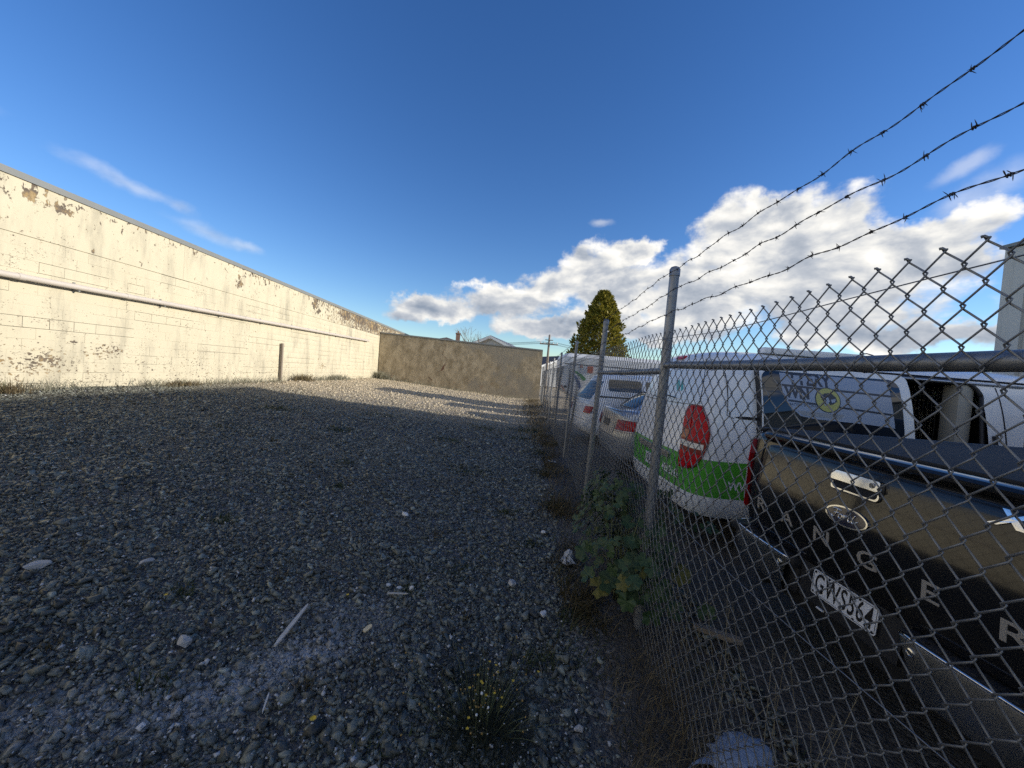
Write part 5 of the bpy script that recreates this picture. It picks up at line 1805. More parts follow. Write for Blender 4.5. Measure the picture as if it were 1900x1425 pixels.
# ---------------------------------------------------------------- caravan
def build_caravan():
    m_, t, p = new_mat('caravan_cladding')
    tc = t.node('ShaderNodeTexCoord').outputs['Object']
    c = t.mix(t.noise(tc, 2.0, 6, 0.65), (0.62, 0.63, 0.64), (0.72, 0.73, 0.74))
    t.link(c, p.inputs['Base Color'])
    p.inputs['Roughness'].default_value = 0.35
    root = thing('caravan', 'white ribbed caravan with green and blue swoosh behind the white wagon', 'caravan', (2.02, 17.1, LOT), R(0))
    # ribbed cladding is a saw-tooth in the stacked outline
    ctrl = []
    z = 0.55
    zs = []
    base = lambda zz: float(np.interp(zz, [0.55, 0.85, 1.2, 2.0, 2.35, 2.5, 2.55], [0.95, 0.30, 0.05, 0.0, 0.02, 0.10, 0.25]))
    while z < 2.06:
        for dz, d in ((0.0, 0.012), (0.012, 0.0), (0.070, 0.0), (0.082, 0.012)):
            ctrl.append((z + dz, base(z + dz), 5.6, 1.10 - d, 0.10, 0.25))
        z += 0.083
    for zz in (2.12, 2.2, 2.3, 2.4, 2.47, 2.52, 2.55):
        ctrl.append((zz, base(zz), 5.6 - max(0, zz - 2.3) * 1.2, 1.10 - max(0, zz - 2.4) * 0.9, 0.10, 0.25))
    sh = Shell(ctrl, bow=0.02)
    body = sh.build('body', m_, root, [c[0] for c in ctrl], [0.5, 1.0, 2.0, 3.0, 4.0, 5.0], angle=25)
    sd = lambda u, v, o: sh.side(u, v, o, -1)
    pl = lambda u, v, o: (u, -1.10 - o, v)
    M['swoosh_green'] = simple('green_graphic', (0.06, 0.22, 0.05), 0.4)
    M['swoosh_blue'] = simple('blue_graphic', (0.03, 0.07, 0.22), 0.4)
    panel('swoosh', [(0.42, 1.86), (0.60, 1.82), (0.84, 1.70), (1.02, 1.55), (1.00, 1.46), (0.90, 1.45), (0.76, 1.60), (0.62, 1.72)], pl, -0.005, 0.004, M['swoosh_green'], body, cuts=2)
    panel('swoosh', [(0.42, 1.78), (0.60, 1.62), (0.78, 1.40), (0.84, 1.22), (0.80, 1.08), (0.72, 1.20), (0.62, 1.42), (0.52, 1.60)], pl, -0.005, 0.004, M['swoosh_blue'], body, cuts=2)
    panel('marker_lamp', rrect(1.05, 1.28, 1.78, 2.06, 0.03), pl, -0.005, 0.03, M['amber'], body, cuts=1)
    text_on('side_number', '66', 0.14, pl, 0.80, 2.02, M['amber'], body, off=0.006, bold=0.004)
    panel('top_moulding', [(0.1, 2.085), (5.3, 2.085), (5.3, 2.115), (0.1, 2.115)], pl, -0.004, 0.012, M['black_plastic'], body, cuts=2)
    panel('grab_handle', rrect(0.12, 0.26, 1.10, 1.20, 0.03), pl, -0.005, 0.03, M['black_plastic'], body, cuts=1)
    panel('side_window', rrect(1.7, 2.9, 1.25, 1.85, 0.06), pl, -0.005, 0.012, M['glass'], body, cuts=2)
    panel('rear_window', rrect(-0.6, 0.6, 1.35, 1.9, 0.06), lambda y, z, o: sh.rear(y, z, o), -0.005, 0.012, M['glass'], body, cuts=3)
    for y in (-0.9, 0.9):
        panel('tail_lamp', rrect(y - 0.08, y + 0.08, 0.98, 1.18, 0.02), lambda u, v, o: sh.rear(u, v, o), -0.005, 0.02, M['red_lens'], body, cuts=1)
    m = MB(); m.bbox(0.9, 5.4, -0.95, 0.95, 0.36, 0.56, 0.03); m.build('chassis', M['dark'], root)
    m = MB(); m.tube([(5.5, -0.5, 0.42), (6.6, 0, 0.42), (5.5, 0.5, 0.42)], 0.04, 8); m.tube([(6.4, 0, 0.5), (6.4, 0, 0.0)], 0.03, 8); m.build('drawbar', M['galv'], root, smooth=True)
    for sg in (-1, 1):
        wheel(root, 2.6, sg * 0.98, 0.32, 0.2, sg)
    m = MB(); m.bbox(0.95, 1.05, -0.8, -0.7, 0.0, 0.4, 0.01); m.bbox(0.95, 1.05, 0.7, 0.8, 0.0, 0.4, 0.01); m.build('corner_stand', M['galv'], root)


build_caravan()
# ------------------------------------------------------------------ things beyond the lot
def house(name, label, loc, rz, L, W, eave, ridge, wall, roof, gable_front=True, hip=False):
    root = thing(name, label, 'house', loc, rz)
    m = MB()
    m.box(-L / 2, L / 2, -W / 2, W / 2, 0, eave)
    if not hip:
        for s in (-1, 1):
            y = s * W / 2
            m.add([(-L / 2, y, eave), (L / 2, y, eave), (0, y, ridge)], [(0, 1, 2)])
    m.build('wall', wall, root)
    m = MB()
    o = 0.35
    th = 0.12
    k = (ridge - eave) / (L / 2)
    if hip:
        R0 = W / 2 - L / 2 * 0.9
        P = [(-L / 2 - o, -W / 2 - o, eave - o * k), (L / 2 + o, -W / 2 - o, eave - o * k), (L / 2 + o, W / 2 + o, eave - o * k), (-L / 2 - o, W / 2 + o, eave - o * k), (0, -R0, ridge), (0, R0, ridge)]
        m.add(P, [(0, 1, 4), (1, 2, 5, 4), (2, 3, 5), (3, 0, 4, 5), (0, 3, 2, 1)])
    else:
        for s in (-1, 1):
            a = (0, ridge + 0.02); b = (s * (L / 2 + o), eave - o * k + 0.02)
            V = []
            for y in (-W / 2 - o, W / 2 + o):
                V += [(a[0], y, a[1]), (b[0], y, b[1]), (b[0], y, b[1] + th), (a[0], y, a[1] + th)]
            m.add(V, [(0, 1, 2, 3), (4, 7, 6, 5), (0, 4, 5, 1), (1, 5, 6, 2), (2, 6, 7, 3), (3, 7, 4, 0)])
    rf = m.build('roof', roof, root)
    if not hip:
        m = MB()
        for s in (-1, 1):
            b = (s * (L / 2 + o), eave - o * k - 0.02)
            y = -W / 2 - o - 0.03
            V = [(0, y, ridge - 0.22), (b[0], y, b[1] - 0.2), (b[0], y, b[1] + 0.10), (0, y, ridge + 0.10)]
            V += [(p[0], y + 0.025, p[2]) for p in V]
            m.add(V, [(0, 1, 2, 3), (4, 7, 6, 5), (0, 4, 5, 1), (1, 5, 6, 2), (2, 6, 7, 3), (3, 7, 4, 0)])
        m.build('barge_board', M['print_white'], rf)
        m = MB(); m.box(-0.55, 0.55, -W / 2 - 0.03, -W / 2 + 0.02, eave - 0.3, eave + 0.55); m.build('gable_window', M['glass'], root)
        # boards
        m = MB()
        z = 0.3
        while z < ridge - 0.25:
            hwid = L / 2 if z < eave else (ridge - z) / (ridge - eave) * L / 2
            if hwid > 0.2:
                m.box(-hwid, hwid, -W / 2 - 0.014, -W / 2 - 0.002, z, z + 0.15)
            z += 0.17
        m.build('weatherboards', wall, root)
    return root, rf


# gabled house straight behind the ochre wall
h1, _ = house('gabled_house', 'grey house gable peeping over the ochre wall', (-1.95, 50.0, 0.2), R(-12), 7.6, 9.0, 4.0, 5.6, M['weatherboard'], M['roof_tin'])
h2, r2 = house('hipped_house', 'brown hipped roof with a brick chimney behind the ochre wall', (-9.2, 52.0, 0.2), R(8), 8.5, 12.0, 4.1, 5.45, M['weatherboard'], M['roof_brown'], hip=True)
m = MB(); m.box(1.2, 1.72, -4.5, -4.0, 4.2, 5.8); m.box(1.14, 1.78, -4.56, -3.94, 5.8, 5.95); m.tube([(1.46, -4.25, 5.95), (1.46, -4.25, 6.2)], 0.10, 10)
m.build('chimney', M['brick_red'], r2)
house('low_house', 'low house roof far off beside the power pole', (6.2, 62.0, 0.2), R(20), 9.0, 11.0, 2.9, 4.6, M['weatherboard'], M['roof_brown'])


def power_pole():
    x, y = 4.25, 49.0
    root = thing('power_pole', 'wooden power pole with a crossarm standing beyond the fence', 'pole', (x, y, 0.1))
    m = MB(); m.tube([(0, 0, 0), (0, 0, 3.5), (0.02, 0, 6.85)], [0.17, 0.15, 0.11], 12); m.build('mast', M['wood_grey'], root, smooth=True)
    m = MB(); m.bbox(-1.15, 1.15, -0.19, -0.09, 5.55, 5.70, 0.01); m.bbox(-0.5, 0.5, -0.19, -0.09, 6.10, 6.2, 0.01); m.build('crossarm', M['wood_grey'], root)
    for u in (-1.05, -0.55, 0.55, 1.05):
        m = MB(); T = Matrix.Translation((u, -0.14, 5.70)); m.lathe([(0.03, 0), (0.06, 0.05), (0.05, 0.12), (0.06, 0.15), (0.02, 0.2)], 10, T); m.build('insulator', M['print_white'], root, smooth=True)
    m = MB()
    for u in (-1.05, -0.55, 0.55, 1.05):
        pts = []
        for q in np.linspace(0, 1, 14):
            pts.append((u - 46 * q * 0.9, -0.14 + 14 * q, 5.88 - 1.0 * 4 * q * (1 - q) - 0.3 * q))
        m.tube(pts, 0.014, 4)
        pts = [(u + 38 * q, -0.14 + 24 * q, 5.88 - 0.9 * 4 * q * (1 - q)) for q in np.linspace(0, 1, 14)]
        m.tube(pts, 0.014, 4)
    m.build('cable', M['dark'], root, smooth=True)


power_pole()


def leaf_material(name, ca, cb, trans=0.25, rough=0.5):
    m = bpy.data.materials.new(name)
    m.use_nodes = True
    t = NT(m.node_tree)
    t.n.clear()
    out = t.node('ShaderNodeOutputMaterial')
    geo = t.node('ShaderNodeNewGeometry')
    c = t.mix(geo.outputs['Random Per Island'], ca, cb)
    n = t.noise(geo.outputs['Position'], 9.0, 3, 0.5)
    c = t.mix(t.math('MULTIPLY', n, 0.5), c, tuple(0.6 * v for v in ca))
    d = t.node('ShaderNodeBsdfPrincipled')
    t.link(c, d.inputs['Base Color'])
    d.inputs['Roughness'].default_value = rough
    d.inputs['Specular IOR Level'].default_value = 0.35
    tr = t.node('ShaderNodeBsdfTranslucent')
    t.link(c, tr.inputs['Color'])
    mx = t.node('ShaderNodeMixShader')
    mx.inputs[0].default_value = trans
    t.link(d.outputs[0], mx.inputs[1])
    t.link(tr.outputs[0], mx.inputs[2])
    t.link(mx.outputs[0], out.inputs[0])
    return m


M['conifer'] = leaf_material('golden_conifer', (0.06, 0.08, 0.014), (0.52, 0.42, 0.06))
M['mallow'] = leaf_material('mallow_leaf', (0.024, 0.052, 0.020), (0.060, 0.105, 0.038), 0.15)
M['mallow_yellow'] = leaf_material('yellowing_leaf', (0.12, 0.12, 0.02), (0.17, 0.15, 0.03), 0.2)
M['stem'] = simple('plant_stem', (0.10, 0.115, 0.05), 0.7, var=0.3)
M['dry_grass'] = leaf_material('dry_grass', (0.085, 0.062, 0.035), (0.30, 0.24, 0.13), 0.3, 0.7)
M['weed_green'] = leaf_material('weed_green', (0.035, 0.05, 0.016), (0.10, 0.115, 0.035), 0.3, 0.6)
M['weed_dark'] = leaf_material('weed_dark', (0.022, 0.028, 0.012), (0.065, 0.065, 0.028), 0.3, 0.6)
M['silver_weed'] = leaf_material('pale_weed', (0.20, 0.20, 0.15), (0.42, 0.40, 0.30), 0.3, 0.6)
M['flower'] = simple('yellow_flower', (0.62, 0.40, 0.02), 0.6)
M['flower_dull'] = simple('faded_flower', (0.34, 0.20, 0.05), 0.7)
M['seedhead'] = simple('white_seedhead', (0.62, 0.62, 0.60), 0.8)


def conifer():
    x, y, h = 6.45, 29.5, 8.5
    root = thing('conifer_tree', 'golden green conical conifer towering behind the caravan', 'tree', (x, y, 0.1))
    m = MB(); m.tube([(0, 0, 0), (0.03, 0, 2.5), (0, 0.05, 5), (0, 0, 7.6)], [0.22, 0.17, 0.1, 0.03], 10); m.build('trunk', M['wood_grey'], root, smooth=True)
    rs = np.random.default_rng(21)
    V, F = [], []
    # branches as upswept sprays; each spray a fan of small flat leaf blades
    n = 5200
    for i in range(n):
        q = rs.uniform(0, 1) ** 0.85
        z = 0.7 + (h - 0.9) * q
        prof = np.interp(z / h, [0.05, 0.2, 0.45, 0.7, 0.88, 1.0], [1.7, 2.0, 1.85, 1.32, 0.68, 0.03])
        a = rs.uniform(0, 2 * np.pi)
        lump = 1 + 0.10 * np.sin(a * 3 + z * 1.1) + 0.12 * np.sin(a * 6 - z * 3.3) * np.sin(z * 4.2 + a * 2) + 0.10 * np.sin(z * 6 + a * 4)
        rad = prof * lump * (rs.uniform(0.50, 1.0) if rs.uniform() < 0.5 else rs.uniform(0.86, 1.08))
        c = np.array([np.cos(a) * rad, np.sin(a) * rad, z])
        outd = np.array([np.cos(a), np.sin(a), rs.uniform(0.5, 1.3)])
        outd /= np.linalg.norm(outd)
        tn = np.array([-np.sin(a), np.cos(a), rs.uniform(-0.4, 0.4)])
        nb = 7
        sz = rs.uniform(0.14, 0.30)
        for k in range(nb):
            u = rs.uniform(-1, 1)
            d = outd + tn * u * 0.9 + rs.normal(0, 0.25, 3)
            d /= np.linalg.norm(d)
            w = np.cross(d, rs.normal(0, 1, 3)); w /= np.linalg.norm(w)
            p0 = c + tn * u * sz * 0.4 + rs.normal(0, 0.04, 3)
            L = sz * rs.uniform(0.6, 1.1)
            b = len(V)
            V += [p0, p0 + d * L * 0.5 + w * L * 0.22, p0 + d * L, p0 + d * L * 0.5 - w * L * 0.22]
            F.append((b, b + 1, b + 2, b + 3))
    o = link_mesh('crown', np_mesh('crown', np.array(V), np.array(F)), M['conifer'], root)


conifer()


def bare_tree():
    root = thing('bare_tree', 'leafless grey tree behind the ochre wall between two roofs', 'tree', (-4.7, 46.0, 0.1))
    rs = random.Random(4)
    m = MB()
    tw = MB()

    def grow(p, d, L, r, lvl):
        q = p + d * L
        mid = p + d * L * 0.5 + Vector((rs.uniform(-1, 1), rs.uniform(-1, 1), 0)) * L * 0.06
        (m if lvl < 2 else tw).tube([p, mid, q], [r, r * 0.85, r * 0.65], 6 if lvl < 2 else 4, caps=False)
        if lvl < 5:
            for k in range(3 if lvl < 4 else 2):
                a = rs.uniform(0, 2 * math.pi)
                nd = (d + Vector((math.cos(a), math.sin(a), 0.2)) * rs.uniform(0.35, 0.7)).normalized()
                grow(q, nd, L * rs.uniform(0.58, 0.78), r * 0.58, lvl + 1)
    grow(Vector((0, 0, 0)), Vector((0, 0, 1)), 2.3, 0.12, 0)
    m.build('trunk', M['wood_grey'], root, smooth=True)
    tw.build('crown', M['wood_grey'], root, smooth=True)


bare_tree()
# ------------------------------------------------------------------ plants and litter in the lot
def blades(n, centre, spread, h, w, rs, lean=0.5, ground=True, curve=0.3):
    """tapered grass blades; returns V,F (tri pairs as quads)"""
    cx, cy = centre
    x = cx + rs.normal(0, spread[0], n)
    y = cy + rs.normal(0, spread[1], n)
    return blades_at(x, y, h, w, rs, lean, curve)


def blades_at(x, y, h, w, rs, lean=0.5, curve=0.3):
    n = len(x)
    z = G(x, y) - 0.01
    H = h * rs.uniform(0.4, 1.15, n)
    a = rs.uniform(0, 2 * np.pi, n)
    ln = rs.uniform(0.1, 1, n) * lean
    d = np.stack([np.cos(a) * ln, np.sin(a) * ln, np.ones(n)], 1)
    d /= np.linalg.norm(d, axis=1, keepdims=True)
    s = np.stack([-np.sin(a + 0.6), np.cos(a + 0.6), np.zeros(n)], 1) * (w * rs.uniform(0.6, 1.3, n))[:, None]
    p0 = np.stack([x, y, z], 1)
    dr = np.stack([np.cos(a), np.sin(a), -0.5 * np.ones(n)], 1)
    p1 = p0 + d * (H * 0.55)[:, None]
    p2 = p0 + d * H[:, None] + dr * (H * curve * rs.uniform(0, 1, n))[:, None]
    V = np.stack([p0 - s, p0 + s, p1 + s * 0.8, p1 - s * 0.8, p2 + s * 0.12, p2 - s * 0.12], 1).reshape(-1, 3)
    b = np.arange(n)[:, None] * 6
    F = np.concatenate([b + np.array([[0, 1, 2, 3]]), b + np.array([[3, 2, 4, 5]])], 0)
    return V, F


def merge(parts):
    VV, FF, o = [], [], 0
    for V, F in parts:
        VV.append(V); FF.append(F + o); o += len(V)
    return np.concatenate(VV), np.concatenate(FF)


rs2 = np.random.default_rng(99)

# dry grass and roots along the foot of the fence
parts = []
for (y0, y1, n, h, w, dx, sx) in ((0.7, 2.2, 2300, 0.16, 0.0018, -0.06, 0.13), (0.8, 2.6, 260, 0.50, 0.0016, 0.0, 0.10), (2.0, 4.0, 2000, 0.13, 0.0020, -0.10, 0.14), (4.0, 8.0, 2600, 0.16, 0.003, -0.12, 0.18), (8.0, 14.0, 3000, 0.22, 0.005, -0.15, 0.28), (14, 23.5, 2600, 0.24, 0.007, -0.25, 0.40)):
    y = rs2.uniform(y0, y1, n)
    x = 0.9 + 0.012 * y + 0.0011 * y * y + dx + rs2.normal(0, sx, n)
    clump = np.sin(y * 3.1) * np.sin(y * 1.3 + 2) + rs2.normal(0, 0.5, n)
    k = clump > -0.35
    parts.append(blades_at(x[k], y[k], h, w, rs2, 0.9, 0.5))
V, F = merge(parts)
tag(link_mesh('dry_grass', np_mesh('dry_grass', V, F), M['dry_grass']), 'straggly dry grass along the foot of the chain link fence', 'grass', kind='stuff')

# green weeds scattered on the stones and along the fence
parts = []
spots = [(-2.2, 5.25, .10), (-1.57, 1.74, .07), (0.3, 3.6, .06), (0.62, 3.3, .07), (-0.5, 5.6, .16), (0.55, 6.0, .14), (0.85, 5.0, .18), (0.7, 7.4, .22), (0.9, 8.3, .25), (0.2, 8.8, .2), (0.5, 10.2, .3), (-0.35, 3.0, .08), (-0.6, 2.7, .05), (0.55, 2.6, .10), (0.65, 2.2, .12), (-3.6, 4.2, .1), (-3.2, 7.2, .16), (-4.5, 6.2, .14), (-1.2, 7.6, .2), (-5.2, 8.6, .2), (-2.4, 3.3, .06), (0.75, 4.1, .12), (-1.9, 4.4, .05), (-0.1, 6.6, .1), (-0.6, 9.8, .25), (-3.2, 9.6, .25), (0.05, 4.3, .06), (0.28, 2.2, .07), (-0.42, 1.6, 0.09), (-1.95, 2.35, .05), (0.80, 2.0, .10), (0.78, 2.45, .10), (0.74, 1.7, .09), (0.85, 1.35, .10), (0.66, 3.05, .10), (0.80, 3.7, .14), (0.72, 4.6, .16), (1.12, 1.5, .10), (1.15, 2.1, .10), (1.05, 2.5, .12)]
for (x, y, s) in spots:
    parts.append(blades(int(60 + 500 * s), (x, y), (s, s * 0.8), 0.05 + 0.22 * s, 0.0028 + 0.0004 * y, rs2, 1.3, curve=0.4))
V, F = merge(parts)
tag(link_mesh('weeds', np_mesh('weeds', V, F), M['weed_green']), 'low green weeds sprouting through the gravel and beside the fence', 'weeds', kind='stuff')

# dry tufts in the sunlit far part
parts = []
n = 2600
y = rs2.uniform(10.8, 24.0, n); x = rs2.uniform(-8.4, 1.3, n)
k = (np.sin(x * 1.7 + y * 0.9) * np.sin(y * 1.1 - x * 0.5) + rs2.normal(0, 0.4, n)) > 0.25
parts.append(blades_at(x[k], y[k], 0.13, 0.008, rs2, 1.2, 0.4))
for yy in np.arange(5.2, 24.5, 0.55):
    if rs2.uniform() < 0.62:
        parts.append(blades(int(rs2.integers(25, 90)), (-8.50, yy), (0.10, 0.25), rs2.uniform(0.10, 0.32), 0.006, rs2, 1.1))
for xx in np.arange(-8.4, 1.5, 0.5):
    parts.append(blades(int(rs2.integers(20, 90)), (xx, 24.5 - 0.02 * xx), (0.25, 0.12), rs2.uniform(0.10, 0.28), 0.008, rs2, 1.1))
V, F = merge(parts)
tag(link_mesh('dry_tufts', np_mesh('dry_tufts', V, F), M['silver_weed']), 'pale dry tufts in the sunlit gravel and along the walls', 'weeds', kind='stuff')


def bushy(name, label, loc, n, spread, h, mat, w=0.006):
    root = thing(name, label, 'weed', (loc[0], loc[1], g(*loc)))
    V, F = blades(n, loc, spread, h, w, rs2, 0.9, curve=0.35)
    V = V - np.array([loc[0], loc[1], g(*loc)])
    link_mesh('leaves', np_mesh('leaves', V, F), mat, root)
    m = MB()
    for k in range(9):
        a = rs2.uniform(0, 6.28); r = rs2.uniform(0.02, spread[0])
        m.tube([(0.3 * r * math.cos(a), 0.3 * r * math.sin(a), -0.01), (r * math.cos(a), r * math.sin(a), h * rs2.uniform(0.5, 0.9))], [0.004, 0.002], 4)
    m.build('stem', M['stem'], root)
    return root


bushy('wall_weed', 'pale leafy weed in the corner of the cream and ochre walls', (-8.35, 24.3), 420, (0.28, 0.2), 0.55, M['silver_weed'], 0.016)
bushy('wall_weed', 'brown tuft growing beside the short timber post', (-8.48, 15.6), 300, (0.10, 0.35), 0.36, M['dry_grass'], 0.010)
bushy('wall_weed', 'straw coloured tuft at the foot of the cream wall before the timber post', (-8.45, 9.9), 240, (0.10, 0.3), 0.20, M['dry_grass'], 0.007)
bushy('wall_weed', 'orange brown weed at the base of the cream wall at the picture edge', (-8.40, 6.35), 200, (0.08, 0.12), 0.26, M['dry_grass'], 0.006)
bushy('wall_weed', 'grey green weed against the cream wall beyond the timber post', (-8.45, 18.6), 300, (0.12, 0.5), 0.34, M['silver_weed'], 0.010)


# the flowering weed in the foreground
def flower_weed():
    cx, cy = -0.02, 1.80
    root = thing('flowering_weed', 'dark bushy weed with small yellow flowers and white seed heads in foreground gravel', 'weed', (cx, cy, g(cx, cy)))
    off = np.array([cx, cy, g(cx, cy)])
    pr = []
    pr.append(blades(2600, (cx, cy - 0.06), (0.13, 0.13), 0.13, 0.0012, rs2, 3.0, curve=0.7))
    pr.append(blades(900, (cx - 0.08, cy + 0.14), (0.11, 0.14), 0.09, 0.0012, rs2, 3.0, curve=0.7))
    V, F = merge(pr)
    link_mesh('leaves', np_mesh('leaves', V - off, F), M['weed_dark'], root)
    st = MB(); ye = MB(); du = MB(); se = MB()
    for k in range(130):
        a = rs2.uniform(0, 6.28); r = abs(rs2.normal(0, 0.19))
        bx, by = r * 0.5 * math.cos(a), r * 0.5 * math.sin(a)
        tx, ty, tz = r * math.cos(a), r * math.sin(a) + (0.10 if k % 4 == 0 else 0), rs2.uniform(0.06, 0.19)
        top = Vector((tx, ty, tz))
        st.tube([(bx, by, 0), ((bx + tx) / 2 + rs2.normal(0, 0.008), (by + ty) / 2, tz * 0.6), top], [0.0012, 0.001, 0.0008], 4)
        T = Matrix.Translation(top)
        if k % 9 == 0:
            for q in range(8):
                b = q * math.pi / 4
                d = Vector((math.cos(b), math.sin(b), 0.35))
                s = Vector((-math.sin(b), math.cos(b), 0)) * 0.0022
                ye.add([top, top + d * 0.005 + s, top + d * 0.0085, top + d * 0.005 - s], [(0, 1, 2, 3)])
        elif k % 3 == 0:
            se.lathe([(0.0006, -0.002), (0.0024, -0.0005), (0.0026, 0.0012), (0.001, 0.003)], 7, T)
        elif k % 3 == 1:
            du.lathe([(0.001, -0.005), (0.0035, -0.003), (0.0038, 0.0), (0.0042, 0.002), (0.001, 0.003)], 7, T)
        else:
            se.lathe([(0.0004, -0.001), (0.0014, 0), (0.0004, 0.0015)], 6, T)
    for (tx, ty, tz, r) in ((-0.005, -0.05, 0.17, 0.007), (0.03, -0.10, 0.15, 0.0055), (0.07, 0.14, 0.17, 0.0055), (-0.02, -0.12, 0.13, 0.006)):
        se.lathe([(0.001, -r), (r * 0.8, -r * 0.5), (r, 0), (r * 0.8, r * 0.6), (0.001, r)], 9, Matrix.Translation((tx, ty, tz)))
        st.tube([(tx, ty, 0), (tx, ty, tz)], 0.001, 4)
    st.build('stem', M['stem'], root)
    ye.build('yellow_flowers', M['flower'], root)['kind'] = 'stuff'
    du.build('faded_flowers', M['flower_dull'], root, smooth=True)['kind'] = 'stuff'
    se.build('seed_heads', M['seedhead'], root, smooth=True)['kind'] = 'stuff'


flower_weed()


def small_flower(label, x, y, hgt, r):
    z = g(x, y)
    root = thing('yellow_flower', label, 'flower', (x, y, z), 0, 'yellow flowers low in the gravel')
    m = MB(); m.tube([(0, 0, 0), (0.002, 0.002, hgt * 0.6), (0, 0, hgt)], 0.0012, 5); m.build('stem', M['stem'], root)
    m = MB()
    for q in range(13):
        b = q * 2 * math.pi / 13
        d = Vector((math.cos(b), math.sin(b), 0.25)); s = Vector((-math.sin(b), math.cos(b), 0)) * r * 0.2
        top = Vector((0, 0, hgt))
        m.add([top, top + d * r * 0.6 + s, top + d * r, top + d * r * 0.6 - s], [(0, 1, 2, 3)])
    m.build('petals', M['flower'], root)


small_flower('single yellow flower at the bottom edge beside the dark flowering weed', -0.76, 1.66, 0.035, 0.016)
small_flower('tiny yellow flower beyond the pale wood chip', -0.98, 2.52, 0.03, 0.012)
small_flower('tiny yellow flower between the two pale rocks nearest the cream wall', -1.98, 2.28, 0.03, 0.012)


# mallow at the fence post
def mallow():
    bx, by = 0.90, 2.80
    root = thing('mallow_bush', 'leafy green mallow bush growing through the fence beside the tall post', 'bush', (bx, by, g(bx, by)))
    base = Vector((bx, by, g(bx, by)))
    # leaf meshes: palmate, seven blunt lobes, gently cupped
    leaves = []
    for v in range(3):
        r = random.Random(v + 1)
        P = [(0, 0, 0)]
        N = 42
        for k in range(N + 1):
            a = R(-155 + 310 * k / N)
            lobe = 0.90 + 0.10 * math.cos(a * 6.335) + 0.02 * math.cos(a * 31)
            rr = lobe * (1 - 0.10 * abs(a) / 2.7) * (1 + r.uniform(-0.03, 0.03))
            x, y = rr * math.cos(a), rr * math.sin(a)
            z = 0.10 * math.sin(a * 3.5 + v) * rr + (0.22 - 0.12 * v) * (rr * rr) * (1 if v != 1 else -1) + 0.05 * math.cos(a * 7) * rr
            P.append((x, y, z))
        Q = [(p[0] * 0.55, p[1] * 0.55, p[2] * 0.3 + 0.02 * math.cos(math.atan2(p[1], p[0]) * 6.3)) for p in P[1:]]
        n1 = len(P)
        V = P + Q
        F = []
        for k in range(N):
            F.append((0, n1 + k, n1 + k + 1))
            F.append((n1 + k, 1 + k, 2 + k, n1 + k + 1))
        me = bpy.data.meshes.new('leaf')
        me.from_pydata(V, [], F)
        me.update()
        me.polygons.foreach_set('use_smooth', np.ones(len(me.polygons), bool))
        leaves.append(me)
    variants = []
    for me in leaves:
        a = me.copy(); a.materials.append(M['mallow'])
        b = me.copy(); b.materials.append(M['mallow_yellow'])
        variants.append((a, b))
    rs = random.Random(8)
    st = MB()
    tips = []
    for k in range(17):
        a = rs.uniform(0, 2 * math.pi)
        top = Vector((rs.uniform(-0.22, 0.20), rs.uniform(-0.42, 0.55), rs.uniform(0.25, 0.86)))
        pts = [Vector((rs.uniform(-0.04, 0.06), rs.uniform(-0.1, 0.1), 0)), top * 0.5 + Vector((rs.uniform(-.03, .03), rs.uniform(-.05, .05), 0.06)), top]
        st.tube(pts, [0.008, 0.006, 0.003], 6)
        tips.append(pts)
    cnt = 0
    for k in range(330):
        # leaves crowd the outer shell on the side of the gravel and over the top
        zc = rs.uniform(0.26, 0.90)
        wid = float(np.interp(zc, [0.0, 0.25, 0.55, 0.8, 0.95], [0.18, 0.30, 0.34, 0.24, 0.10]))
        a = rs.uniform(0, 2 * math.pi)
        rr = math.sqrt(rs.uniform(0.15, 1))
        c = Vector((-0.03 + math.cos(a) * wid * rr * 0.95, 0.02 + math.sin(a) * wid * 2.0 * rr + (zc - 0.5) * 0.35, zc))
        if c.y < 0.1 and rs.random() < 0.25:
            c.x += rs.uniform(0.1, 0.42)
        out = Vector((math.cos(a) * 0.8 - 0.35, math.sin(a) * 0.6 - 0.15, 0.55 + rs.uniform(-0.5, 0.5))).normalized()
        size = rs.uniform(0.020, 0.066) * (0.75 if zc > 0.7 else 1.0)
        v = variants[rs.randrange(3)]
        me = v[1] if rs.random() < 0.03 else v[0]
        o = bpy.data.objects.new('leaf', me)
        COL.objects.link(o)
        o.parent = root
        q = out.to_track_quat('Z', 'X') @ Matrix.Rotation(rs.uniform(0, 6.28), 3, 'Z').to_quaternion()
        o.rotation_mode = 'QUATERNION'
        o.rotation_quaternion = q
        o.location = c
        o.scale = (size, size, size)
        s = rs.choice(tips)
        st.tube([s[1].lerp(s[2], rs.random()) * 0.5 + c * 0.5, c], [0.0016, 0.0014], 4)
        cnt += 1
    # the large low leaves that stand out, one of them yellow
    for (x, y, z, s, yel, v) in ((-0.10, -0.22, 0.27, 0.115, 0, 0), (-0.20, -0.20, 0.22, 0.085, 1, 1), (-0.06, -0.30, 0.40, 0.10, 0, 2), (-0.26, 0.05, 0.34, 0.085, 0, 1), (0.02, -0.34, 0.28, 0.09, 0, 0), (0.28, -0.35, 0.42, 0.075, 1, 2), (0.10, -0.38, 0.50, 0.08, 0, 1)):
        o = bpy.data.objects.new('leaf', variants[v][yel])
        COL.objects.link(o)
        o.parent = root
        o.rotation_mode = 'QUATERNION'
        o.rotation_quaternion = Vector((-0.45, -0.55, 0.6)).to_track_quat('Z', 'X') @ Matrix.Rotation(rs.uniform(0, 6.28), 3, 'Z').to_quaternion()
        o.location = (x, y, z)
        o.scale = (s, s, s)
    st.build('stem', M['stem'], root, smooth=True)
    # dead seed stalks beside the van lamp
    m = MB()
